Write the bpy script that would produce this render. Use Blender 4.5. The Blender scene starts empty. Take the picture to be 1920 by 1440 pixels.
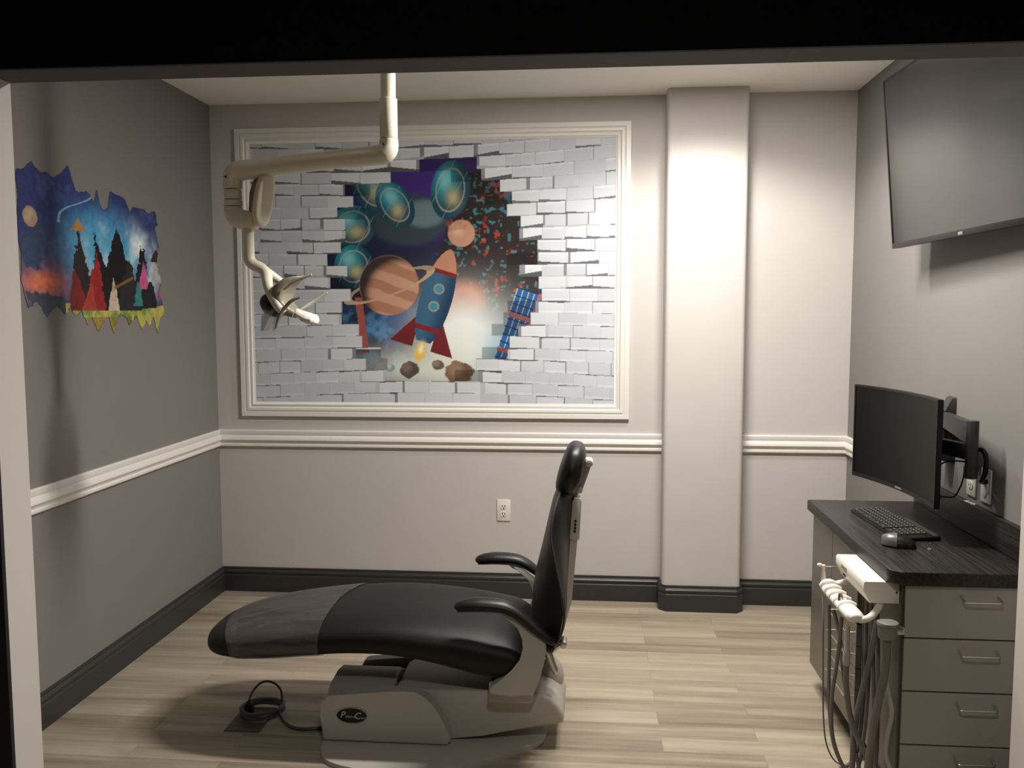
import bpy, bmesh, math, random
import numpy as np
from mathutils import Vector, Matrix
random.seed(7)
sc = bpy.context.scene
COL = sc.collection
PI = math.pi

# ------------------------------------------------------------------ materials
def mat(name, col, rough=.5, metal=0., spec=.5, noise=0., nscale=20., bump=0., bscale=200., coat=0., alpha=1.):
    m = bpy.data.materials.new(name); m.use_nodes = True
    nt = m.node_tree; b = nt.nodes['Principled BSDF']
    c = (col, col, col) if isinstance(col, (int, float)) else col
    b.inputs['Base Color'].default_value = (*c, 1)
    b.inputs['Roughness'].default_value = rough
    b.inputs['Metallic'].default_value = metal
    b.inputs['Specular IOR Level'].default_value = spec
    b.inputs['Coat Weight'].default_value = coat
    b.inputs['Alpha'].default_value = alpha
    if noise or bump:
        tc = nt.nodes.new('ShaderNodeTexCoord')
    if noise:
        n = nt.nodes.new('ShaderNodeTexNoise'); n.inputs['Scale'].default_value = nscale
        n.inputs['Detail'].default_value = 4
        r = nt.nodes.new('ShaderNodeValToRGB')
        r.color_ramp.elements[0].color = (*[v*(1-noise) for v in c], 1)
        r.color_ramp.elements[1].color = (*[min(1, v*(1+noise)) for v in c], 1)
        r.color_ramp.elements[0].position = .3; r.color_ramp.elements[1].position = .7
        nt.links.new(tc.outputs['Object'], n.inputs['Vector'])
        nt.links.new(n.outputs['Fac'], r.inputs['Fac'])
        nt.links.new(r.outputs['Color'], b.inputs['Base Color'])
    if bump:
        n2 = nt.nodes.new('ShaderNodeTexNoise'); n2.inputs['Scale'].default_value = bscale
        n2.inputs['Detail'].default_value = 3
        bp = nt.nodes.new('ShaderNodeBump'); bp.inputs['Strength'].default_value = bump
        bp.inputs['Distance'].default_value = .002
        nt.links.new(tc.outputs['Object'], n2.inputs['Vector'])
        nt.links.new(n2.outputs['Fac'], bp.inputs['Height'])
        nt.links.new(bp.outputs['Normal'], b.inputs['Normal'])
    return m

def floor_material():
    m = bpy.data.materials.new('vinyl planks'); m.use_nodes = True
    nt = m.node_tree; L = nt.links; b = nt.nodes['Principled BSDF']
    tc = nt.nodes.new('ShaderNodeTexCoord')
    br = nt.nodes.new('ShaderNodeTexBrick')
    br.offset = .37; br.offset_frequency = 2
    br.inputs['Scale'].default_value = 1; br.inputs['Brick Width'].default_value = .92
    br.inputs['Row Height'].default_value = .098; br.inputs['Mortar Size'].default_value = .0007
    br.inputs['Mortar Smooth'].default_value = .3
    br.inputs['Color1'].default_value = (0, 0, 0, 1); br.inputs['Color2'].default_value = (1, 1, 1, 1)
    br.inputs['Mortar'].default_value = (.3, .3, .3, 1)
    L.new(tc.outputs['Object'], br.inputs['Vector'])
    # long soft figure and fine grain, stretched along the plank; shifted plank by plank
    sep = nt.nodes.new('ShaderNodeSeparateXYZ'); L.new(tc.outputs['Object'], sep.inputs[0])
    off = nt.nodes.new('ShaderNodeMath'); off.operation = 'MULTIPLY'; off.inputs[1].default_value = 7.3
    L.new(br.outputs['Color'], off.inputs[0])
    addx = nt.nodes.new('ShaderNodeMath'); addx.operation = 'ADD'
    L.new(sep.outputs['X'], addx.inputs[0]); L.new(off.outputs[0], addx.inputs[1])
    cmb = nt.nodes.new('ShaderNodeCombineXYZ')
    L.new(addx.outputs[0], cmb.inputs['X']); L.new(sep.outputs['Y'], cmb.inputs['Y']); L.new(off.outputs[0], cmb.inputs['Z'])
    def streak(sx, sy, detail):
        mp = nt.nodes.new('ShaderNodeMapping'); mp.inputs['Scale'].default_value = (sx, sy, 1)
        L.new(cmb.outputs[0], mp.inputs['Vector'])
        n = nt.nodes.new('ShaderNodeTexNoise'); n.inputs['Scale'].default_value = 1
        n.inputs['Detail'].default_value = detail; n.inputs['Roughness'].default_value = .6
        L.new(mp.outputs[0], n.inputs['Vector']); return n
    n1 = streak(1.3, 22, 4); n2 = streak(5, 150, 3)
    def mth(op, a, bb):
        k = nt.nodes.new('ShaderNodeMath'); k.operation = op
        for i, v in enumerate((a, bb)):
            if isinstance(v, (int, float)): k.inputs[i].default_value = v
            else: L.new(v, k.inputs[i])
        return k.outputs[0]
    f = mth('ADD', mth('MULTIPLY', br.outputs['Color'], .27), mth('MULTIPLY', n1.outputs['Fac'], .95))
    f = mth('ADD', f, mth('MULTIPLY', n2.outputs['Fac'], .28))
    rp = nt.nodes.new('ShaderNodeValToRGB'); L.new(f, rp.inputs['Fac'])
    e = rp.color_ramp.elements
    e[0].position = .45; e[0].color = FLOOR_D
    e[1].position = 1.05; e[1].color = FLOOR_L
    mx = nt.nodes.new('ShaderNodeMix'); mx.data_type = 'RGBA'
    L.new(br.outputs['Fac'], mx.inputs['Factor']); L.new(rp.outputs['Color'], mx.inputs[6])
    mx.inputs[7].default_value = (.17, .14, .11, 1)
    L.new(mx.outputs[2], b.inputs['Base Color'])
    b.inputs['Roughness'].default_value = .5; b.inputs['Specular IOR Level'].default_value = .35
    bp = nt.nodes.new('ShaderNodeBump'); bp.inputs['Strength'].default_value = .12; bp.inputs['Distance'].default_value = .001
    L.new(f, bp.inputs['Height']); L.new(bp.outputs['Normal'], b.inputs['Normal'])
    return m

def streak_wood(name, dark, light, sx, sy, sz, rough):
    m = bpy.data.materials.new(name); m.use_nodes = True
    nt = m.node_tree; L = nt.links; b = nt.nodes['Principled BSDF']
    tc = nt.nodes.new('ShaderNodeTexCoord')
    mp = nt.nodes.new('ShaderNodeMapping'); mp.inputs['Scale'].default_value = (sx, sy, sz)
    n = nt.nodes.new('ShaderNodeTexNoise'); n.inputs['Scale'].default_value = 1
    n.inputs['Detail'].default_value = 5; n.inputs['Roughness'].default_value = .65
    r = nt.nodes.new('ShaderNodeValToRGB')
    r.color_ramp.elements[0].position = .42; r.color_ramp.elements[0].color = (*dark, 1)
    r.color_ramp.elements[1].position = .72; r.color_ramp.elements[1].color = (*light, 1)
    L.new(tc.outputs['Object'], mp.inputs[0]); L.new(mp.outputs[0], n.inputs['Vector'])
    L.new(n.outputs['Fac'], r.inputs['Fac']); L.new(r.outputs['Color'], b.inputs['Base Color'])
    b.inputs['Roughness'].default_value = rough; b.inputs['Specular IOR Level'].default_value = .4
    return m

def print_material(name):
    m = bpy.data.materials.new(name); m.use_nodes = True
    nt = m.node_tree; b = nt.nodes['Principled BSDF']
    a = nt.nodes.new('ShaderNodeAttribute'); a.attribute_name = 'print'
    nt.links.new(a.outputs['Color'], b.inputs['Base Color'])
    b.inputs['Roughness'].default_value = .55; b.inputs['Specular IOR Level'].default_value = .25
    return m

FLOOR_D = (.18, .15, .108, 1); FLOOR_L = (.43, .375, .285, 1)
M = {}
M['floor'] = floor_material()
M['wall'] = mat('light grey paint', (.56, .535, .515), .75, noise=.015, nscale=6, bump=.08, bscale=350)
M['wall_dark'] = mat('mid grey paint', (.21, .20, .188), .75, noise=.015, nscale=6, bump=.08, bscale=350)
M['jamb'] = mat('pale doorway paint', (.60, .565, .53), .65, bump=.05, bscale=300)
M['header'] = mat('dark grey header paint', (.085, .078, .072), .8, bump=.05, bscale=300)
M['painted_shade'] = mat('painted corridor shade', (.007, .007, .011), .85)  # near-black colour puts the unlit corridor's darkness into the wall
M['ceiling'] = mat('white ceiling paint', (.92, .90, .86), .9, bump=.05, bscale=250)
M['trim'] = mat('white gloss trim', (.78, .76, .72), .35)
M['baseboard'] = mat('charcoal baseboard paint', (.030, .030, .031), .38)
M['leather'] = mat('black leather', (.009, .009, .009), .42, spec=.4, bump=.12, bscale=500)
M['leather_grey'] = mat('black seat leather', (.009, .009, .009), .50, spec=.28, bump=.12, bscale=500)
M['piping'] = mat('black piping', (.03, .03, .032), .35)
M['chair_plastic'] = mat('warm grey chair plastic', (.44, .415, .37), .45, bump=.05, bscale=600)
M['chair_cap'] = mat('darker grey chair plastic', (.42, .395, .35), .5, bump=.05, bscale=600)
M['chair_white'] = mat('off white chair metal', (.72, .68, .60), .35)
M['cream'] = mat('cream lamp enamel', (.74, .69, .57), .32)
M['cream_dark'] = mat('olive grey lamp plastic', (.25, .23, .17), .4)
M['chrome'] = mat('chrome', (.75, .73, .70), .18, 1.)
M['steel'] = mat('brushed steel', (.62, .60, .56), .32, 1.)
M['dark_metal'] = mat('dark metal', (.035, .035, .035), .4, .6)
M['black_plastic'] = mat('black plastic', (.006, .006, .0065), .38, spec=.3)
M['mount_metal'] = mat('black mount metal', (.022, .022, .024), .45)
M['screen'] = mat('glossy tv screen', (.012, .012, .012), .16, spec=.9)
M['monitor_screen'] = mat('matte monitor screen', (.004, .004, .004), .34, spec=.12)
M['laminate'] = mat('grey cabinet laminate', (.33, .31, .27), .36, spec=.5, noise=.03, nscale=300)
M['laminate_side'] = mat('satin metallic laminate', (.20, .186, .158), .36, .55, spec=.4)
M['laminate_edge'] = mat('dark cabinet edge', (.05, .045, .04), .5)
M['counter'] = streak_wood('dark wood countertop', (.006, .0055, .0055), (.040, .036, .033), 130, 3, 130, .42)
M['white_plastic'] = mat('white plastic', (.80, .765, .69), .35)
M['outlet'] = mat('white outlet plastic', (.78, .75, .70), .4)
M['hole'] = mat('dark slot', (.01, .01, .01), .6)
M['hose'] = mat('grey rubber hose', (.16, .15, .135), .5)
M['hose_light'] = mat('pale grey hose', (.40, .38, .34), .4)
M['canister'] = mat('grey canister plastic', (.20, .19, .165), .4)
M['cord'] = mat('grey cord', (.05, .052, .055), .5)
M['brown'] = mat('brown floor cover plate', (.085, .062, .045), .55)
M['keycap'] = mat('black keycap', (.016, .016, .016), .45)
M['mouse_grey'] = mat('silver mouse shell', (.11, .108, .105), .32)
M['letter'] = mat('silver lettering', (.55, .53, .50), .4)
M['chip'] = mat('white paint chips', (.75, .73, .68), .8)
M['print'] = print_material('printed mural')
M['clear'] = mat('clear lens plastic', (.55, .60, .68), .12, spec=.7, alpha=.35)

def film():
    m = mat('clear plastic toe cover', (.085, .08, .078), .20, spec=.7, alpha=.6)
    nt = m.node_tree; b = nt.nodes['Principled BSDF']
    tc = nt.nodes.new('ShaderNodeTexCoord')
    mp = nt.nodes.new('ShaderNodeMapping'); mp.inputs['Scale'].default_value = (3.2, 9, 9)
    mp.inputs['Rotation'].default_value = (0, .2, .25)
    n = nt.nodes.new('ShaderNodeTexNoise'); n.inputs['Scale'].default_value = 1; n.inputs['Detail'].default_value = 2.5
    bp = nt.nodes.new('ShaderNodeBump'); bp.inputs['Strength'].default_value = 1.; bp.inputs['Distance'].default_value = .035
    nt.links.new(tc.outputs['Object'], mp.inputs[0]); nt.links.new(mp.outputs[0], n.inputs['Vector'])
    nt.links.new(n.outputs['Fac'], bp.inputs['Height']); nt.links.new(bp.outputs['Normal'], b.inputs['Normal'])
    return m
M['film'] = film()

def emit(name, col, s):
    m = bpy.data.materials.new(name); m.use_nodes = True
    b = m.node_tree.nodes['Principled BSDF']
    b.inputs['Emission Color'].default_value = (*col, 1); b.inputs['Emission Strength'].default_value = s
    return m

# ------------------------------------------------------------------ mesh builder
class MB:
    def __init__(self): self.v = []; self.f = []
    def _add(self, bm):
        bmesh.ops.recalc_face_normals(bm, faces=bm.faces)
        bm.verts.index_update(); o = len(self.v)
        self.v += [tuple(x.co) for x in bm.verts]
        self.f += [[x.index + o for x in fc.verts] for fc in bm.faces]
        bm.free(); return self
    def raw(self, verts, faces):
        o = len(self.v); self.v += [tuple(x) for x in verts]; self.f += [[i+o for i in f] for f in faces]; return self
    def box(self, x0, x1, y0, y1, z0, z1, bev=0, seg=2):
        bm = bmesh.new()
        bmesh.ops.create_cube(bm, size=1)
        for v in bm.verts:
            v.co = ((x0+x1)/2 + v.co.x*(x1-x0), (y0+y1)/2 + v.co.y*(y1-y0), (z0+z1)/2 + v.co.z*(z1-z0))
        if bev: bmesh.ops.bevel(bm, geom=bm.edges[:], offset=bev, segments=seg, profile=.5, affect='EDGES')
        return self._add(bm)
    def prism(self, pts, axis, a0, a1, bev=0, seg=2):
        def P(p, a):
            return {'x': (a, p[0], p[1]), 'y': (p[0], a, p[1]), 'z': (p[0], p[1], a)}[axis]
        bm = bmesh.new()
        lo = [bm.verts.new(P(p, a0)) for p in pts]; hi = [bm.verts.new(P(p, a1)) for p in pts]
        n = len(pts)
        f0 = bm.faces.new(lo); f1 = bm.faces.new(hi)
        for i in range(n): bm.faces.new((lo[i], lo[(i+1) % n], hi[(i+1) % n], hi[i]))
        if bev:
            es = list(set(f0.edges[:] + f1.edges[:]))
            bmesh.ops.bevel(bm, geom=es, offset=bev, segments=seg, profile=.5, affect='EDGES')
        return self._add(bm)
    def loft(self, rings, closed=False, cap=True):
        n = len(rings[0]); v = [p for r in rings for p in r]; f = []
        m = len(rings)
        for i in range(m if closed else m-1):
            for j in range(n):
                f.append([i*n+j, i*n+(j+1) % n, ((i+1) % m)*n+(j+1) % n, ((i+1) % m)*n+j])
        if cap and not closed:
            f.append(list(range(n))); f.append([(m-1)*n+j for j in range(n)])
        bm = bmesh.new(); vs = [bm.verts.new(p) for p in v]
        for q in f:
            try: bm.faces.new([vs[k] for k in q])
            except ValueError: pass
        return self._add(bm)
    def tube(self, pts, r, seg=12, sub=4, cap=True, sy=1.):
        pts = [Vector(p) for p in pts]
        rs = list(r) if isinstance(r, (list, tuple)) else [r]*len(pts)
        if sub > 1 and len(pts) > 2:
            P2 = []; R2 = []
            for i in range(len(pts)-1):
                p0 = pts[max(i-1, 0)]; p1 = pts[i]; p2 = pts[i+1]; p3 = pts[min(i+2, len(pts)-1)]
                for k in range(sub):
                    t = k/sub
                    P2.append(.5*((2*p1)+(p2-p0)*t+(2*p0-5*p1+4*p2-p3)*t*t+(3*p1-p0-3*p2+p3)*t**3))
                    R2.append(rs[i]*(1-t)+rs[i+1]*t)
            P2.append(pts[-1]); R2.append(rs[-1]); pts, rs = P2, R2
        rings = []; prev = None
        for i, p in enumerate(pts):
            t = (pts[min(i+1, len(pts)-1)] - pts[max(i-1, 0)]).normalized()
            if prev is None:
                a = Vector((0, 1, 0)) if abs(t.y) < .9 else Vector((1, 0, 0))
                nrm = (a - t*a.dot(t)).normalized()
            else:
                nrm = (prev - t*prev.dot(t)).normalized()
            prev = nrm; bn = t.cross(nrm)
            rings.append([tuple(p + rs[i]*(math.cos(q)*nrm*sy + math.sin(q)*bn)) for q in [2*PI*k/seg for k in range(seg)]])
        return self.loft(rings, cap=cap)
    def lathe(self, prof, o, ax=(0, 0, 1), seg=24):
        ax = Vector(ax).normalized(); o = Vector(o)
        a = Vector((1, 0, 0)) if abs(ax.x) < .9 else Vector((0, 1, 0))
        u = (a - ax*a.dot(ax)).normalized(); w = ax.cross(u)
        return self.loft([[tuple(o + ax*h + max(r, 1e-5)*(math.cos(q)*u + math.sin(q)*w)) for q in [2*PI*k/seg for k in range(seg)]] for r, h in prof])
    def cyl(self, p0, p1, r, seg=20, bev=0.):
        p0 = Vector(p0); p1 = Vector(p1); h = (p1-p0).length
        if bev: prof = [(r-bev, 0), (r-bev*.3, bev*.3), (r, bev), (r, h-bev), (r-bev*.3, h-bev*.3), (r-bev, h)]
        else: prof = [(r, 0), (r, h)]
        return self.lathe(prof, p0, p1-p0, seg)
    def ellipsoid(self, c, rx, ry, rz, rot=None, seg=20, n=2.):
        c = Vector(c); rings = []
        for i in range(13):
            ph = -PI/2 + PI*i/12
            cz = math.sin(ph); cr = max(math.cos(ph), 1e-3)
            ring = []
            for k in range(seg):
                q = 2*PI*k/seg
                f = lambda s: math.copysign(abs(s)**(2/n), s)
                p = Vector((rx*f(cr)*f(math.cos(q)), ry*f(cr)*f(math.sin(q)), rz*f(cz)))
                if rot: p = rot @ p
                ring.append(tuple(c+p))
            rings.append(ring)
        return self.loft(rings)

def new_mesh(name, mb, m, ang=35):
    me = bpy.data.meshes.new(name)
    me.from_pydata(mb.v, [], mb.f); me.update()
    for p in me.polygons: p.use_smooth = True
    me.set_sharp_from_angle(angle=math.radians(ang))
    me.materials.append(M[m] if isinstance(m, str) else m)
    return me

ORI = {}
def tag(o, label=None, cat=None, group=None, kind=None):
    if label: o['label'] = label
    if cat: o['category'] = cat
    if group: o['group'] = group
    if kind: o['kind'] = kind
    return o

def thing(name, loc, label, cat, group=None, mw=None):
    o = bpy.data.objects.new(name, None); COL.objects.link(o)
    o.empty_display_size = .1
    if mw is not None: o.matrix_world = mw; ORI[o.name] = None
    else: o.location = loc; ORI[o.name] = Vector(loc)
    return tag(o, label, cat, group)

def obj(name, mb, m, parent=None, label=None, ang=35):
    """one mesh object; world coordinates are moved to the parent's own origin"""
    org = ORI.get(parent.name) if parent else None
    if org is not None:
        mb.v = [(x-org.x, y-org.y, z-org.z) for x, y, z in mb.v]
    o = bpy.data.objects.new(name, new_mesh(name, mb, m, ang)); COL.objects.link(o)
    if parent: o.parent = parent; ORI[o.name] = org
    else:
        # put the origin at the base centre of a single-mesh thing
        xs, ys, zs = zip(*mb.v)
        c = Vector(((min(xs)+max(xs))/2, (min(ys)+max(ys))/2, min(zs)))
        o.data.transform(Matrix.Translation(-c)); o.location = c; ORI[o.name] = c
    if label: o['label'] = label
    return o

def struct(name, mb, m, ang=35):
    o = bpy.data.objects.new(name, new_mesh(name, mb, m, ang)); COL.objects.link(o)
    o['kind'] = 'structure'; return o

def text_mesh(body, size, shear=0., extrude=.0003, space=1.):
    cu = bpy.data.curves.new('lettering', 'FONT'); cu.body = body; cu.size = size; cu.shear = shear
    cu.extrude = extrude; cu.align_x = 'CENTER'; cu.align_y = 'CENTER'; cu.space_character = space; cu.resolution_u = 3
    o = bpy.data.objects.new('lettering', cu); COL.objects.link(o)
    dg = bpy.context.evaluated_depsgraph_get(); dg.update()
    me = o.evaluated_get(dg).to_mesh()
    v = [tuple(x.co) for x in me.vertices]; f = [list(p.vertices) for p in me.polygons]
    o.evaluated_get(dg).to_mesh_clear()
    bpy.data.objects.remove(o); bpy.data.curves.remove(cu)
    return v, f

def place_text(mb, body, size, o, right, up, **k):
    v, f = text_mesh(body, size, **k)
    o = Vector(o); r = Vector(right).normalized(); u = Vector(up).normalized(); n = r.cross(u)
    mb.raw([tuple(o + r*a + u*b + n*c) for a, b, c in v], f); return mb

# ------------------------------------------------------------------ room
H = 2.6; XL = -1.676; XR = 1.625; YJ = -2.10; YK = -2.237; ZH = 2.17; JL = -1.328; JR = 1.468
struct('floor', MB().box(-5, 5, -6.5, .1, -.1, 0), 'floor')
struct('ceiling', MB().box(XL-.1, XR+.1, YK+.014, .1, H, H+.1), 'ceiling')
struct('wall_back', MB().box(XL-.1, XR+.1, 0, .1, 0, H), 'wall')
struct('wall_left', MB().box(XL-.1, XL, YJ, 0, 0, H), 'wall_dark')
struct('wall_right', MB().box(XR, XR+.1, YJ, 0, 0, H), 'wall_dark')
w = MB()
w.box(XL-.1, JL, YK+.014, YJ, 0, H); w.box(JR, XR+.1, YK+.014, YJ, 0, H)
struct('wall_front', w, 'jamb')
struct('wall_header', MB().box(JL, JR, YK+.014, YJ, ZH, H), 'header')
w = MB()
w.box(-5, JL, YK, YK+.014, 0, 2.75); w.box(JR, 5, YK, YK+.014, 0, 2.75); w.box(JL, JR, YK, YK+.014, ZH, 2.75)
struct('wall_corridor', w, 'painted_shade')
struct('ceiling_corridor', MB().box(-5, 5, -6.5, YK, 2.6, 2.75), 'header')
r_ = .022
def rounded_col(x0, x1, y0, r):
    p = [(x0, .0)]
    for k in range(6): a = PI + k*PI/10; p.append((x0+r+r*math.cos(a), y0+r+r*math.sin(a)))
    for k in range(6): a = 1.5*PI + k*PI/10; p.append((x1-r+r*math.cos(a), y0+r+r*math.sin(a)))
    p.append((x1, .0)); return p
PX0, PX1, PY = .692, 1.083, -.135
struct('wall_column', MB().prism(rounded_col(PX0, PX1, PY, r_), 'z', 0, H), 'wall')

def sweep(path, prof, seg0, seg1):
    """prof [(offset to the room side = right hand of travel, z)] along path with mitred corners"""
    P = [Vector((*p, 0)) for p in path]
    def mit(i):
        def nr(a, b): d = (b-a).normalized(); return Vector((d.y, -d.x, 0))
        if i == 0: return nr(P[0], P[1])
        if i == len(P)-1: return nr(P[-2], P[-1])
        a = nr(P[i-1], P[i]); b = nr(P[i], P[i+1]); s = a+b
        return s/(s.length_squared/2)
    rings = []
    for i in range(seg0, seg1+1):
        m = mit(i)
        rings.append([tuple(P[i] + m*d + Vector((0, 0, z))) for d, z in prof])
    return MB().loft(rings)
BB = [(0, 0), (.016, 0), (.016, .087), (.013, .091), (.012, .096), (.0155, .101), (.0155, .110), (.010, .117), (.0075, .122), (.0095, .127), (.008, .133), (0, .133)]
CR = [(0, .797), (.012, .797), (.016, .802), (.016, .811), (.011, .815), (.012, .820), (.019, .827), (.024, .835), (.023, .848), (.016, .857), (.012, .860), (.014, .863), (.014, .884), (.011, .888), (0, .888)]
c_ = .024
path = [(XL, YJ), (XL, 0), (PX0, 0), (PX0, PY+c_), (PX0+c_, PY), (PX1-c_, PY), (PX1, PY+c_), (PX1, 0), (XR, 0), (XR, YJ)]
struct('baseboard_left', sweep(path, BB, 0, 1), 'baseboard')
struct('baseboard_back', sweep(path, BB, 1, 8), 'baseboard')
struct('baseboard_right', sweep([(XR, 0), (XR, -.975)], BB, 0, 1), 'baseboard')
pc = [(XL, YJ), (XL, 0), (PX0, 0)]
struct('trim_1', sweep(pc, CR, 0, 1), 'trim')
struct('trim_2', sweep(pc, CR, 1, 2), 'trim')
pr = [(PX1, 0), (XR, 0), (XR, YJ)]
struct('trim_3', sweep(pr, CR, 0, 1), 'trim')
struct('trim_4', sweep(pr[:2] + [(XR, -.60)], CR, 1, 2), 'trim')

# recessed ceiling lamps; the corridor one is an added fill
def downlight(x, y, label, energy, spread=150, soft=.075, blend=.55, col=(1, .935, .865), glow=8):
    t = thing('recessed_downlight', (x, y, H-.012), label, 'ceiling light', 'recessed downlights')
    obj('trim_ring', MB().lathe([(.052, .012), (.052, .004), (.075, 0), (.086, .004), (.088, .0125), (.07, .0125)], (x, y, H-.0125), seg=32), 'trim', t)
    obj('lens', MB().lathe([(.001, 0), (.05, 0), (.05, .003), (.001, .003)], (x, y, H-.006), seg=32), emit('lamp lens', col, glow), t)
    l = bpy.data.lights.new('spot', 'SPOT'); l.energy = energy; l.color = col
    l.spot_size = math.radians(spread); l.spot_blend = blend; l.shadow_soft_size = soft
    o = bpy.data.objects.new('bulb', l); COL.objects.link(o); o.parent = t; o.location = (0, 0, -.016)

exec_lights = []
LIGHTS = [(.86, -.72, 'lit round recessed ceiling downlight near the column', 84, 148, .07, .45),
          (.45, -4.05, 'added fill lamp, modelled as a round downlight out in the corridor', 125, 132, .12, .55)]  # unseen corridor lamp, added to brighten the chair and drawer fronts
for a in LIGHTS: downlight(*a)
# long recessed ceiling fixture over the chair, running across the room
lx, ly, lw, ld = .58, -1.40, .80, .10
lf = thing('linear_ceiling_light', (lx, ly, H-.012), 'lit long narrow recessed ceiling light above the dental chair', 'ceiling light')
fr = MB(); fr.box(lx-lw/2-.025, lx+lw/2+.025, ly-ld/2-.025, ly-ld/2, H-.012, H); fr.box(lx-lw/2-.025, lx+lw/2+.025, ly+ld/2, ly+ld/2+.025, H-.012, H)
fr.box(lx-lw/2-.025, lx-lw/2, ly-ld/2, ly+ld/2, H-.012, H); fr.box(lx+lw/2, lx+lw/2+.025, ly-ld/2, ly+ld/2, H-.012, H)
obj('frame', fr, 'trim', lf)
obj('diffuser', MB().box(lx-lw/2, lx+lw/2, ly-ld/2, ly+ld/2, H-.006, H-.002), emit('diffuser', (1, .935, .865), 3), lf)
l = bpy.data.lights.new('tube', 'AREA'); l.shape = 'RECTANGLE'; l.size = lw; l.size_y = ld; l.energy = 90; l.color = (1, .935, .865)
o = bpy.data.objects.new('tube', l); COL.objects.link(o); o.parent = lf; o.location = (0, 0, -.002)

# ------------------------------------------------------------------ printed pictures (painted as numbers, one colour per point)
rng = np.random.default_rng(3)
def smooth_noise(h, w, cell):
    gh, gw = int(h/cell)+3, int(w/cell)+3
    g = rng.random((gh, gw))
    y = np.arange(h)/cell; x = np.arange(w)/cell
    y0 = y.astype(int); x0 = x.astype(int); fy = (y-y0)[:, None]; fx = (x-x0)[None, :]
    fy = fy*fy*(3-2*fy); fx = fx*fx*(3-2*fx)
    a = g[y0][:, x0]; b = g[y0][:, x0+1]; c = g[y0+1][:, x0]; d = g[y0+1][:, x0+1]
    return (a*(1-fx)+b*fx)*(1-fy)+(c*(1-fx)+d*fx)*fy
def fbm(h, w, cell, o=4):
    s = 0; t = 0; a = 1
    for i in range(o):
        s = s + a*smooth_noise(h, w, max(cell/2**i, 1.5)); t += a; a *= .55
    return s/t
def mix(img, m, col):
    m = np.clip(m, 0, 1)[..., None]; img[:] = img*(1-m) + np.array(col)*m
def sstep(a, b, x):
    t = np.clip((x-a)/(b-a), 0, 1); return t*t*(3-2*t)
def ell(X, Y, cx, cy, rx, ry, rot=0.):
    c, s = math.cos(rot), math.sin(rot); dx, dy = X-cx, Y-cy
    return np.hypot((dx*c+dy*s)/rx, (-dx*s+dy*c)/ry)

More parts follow.
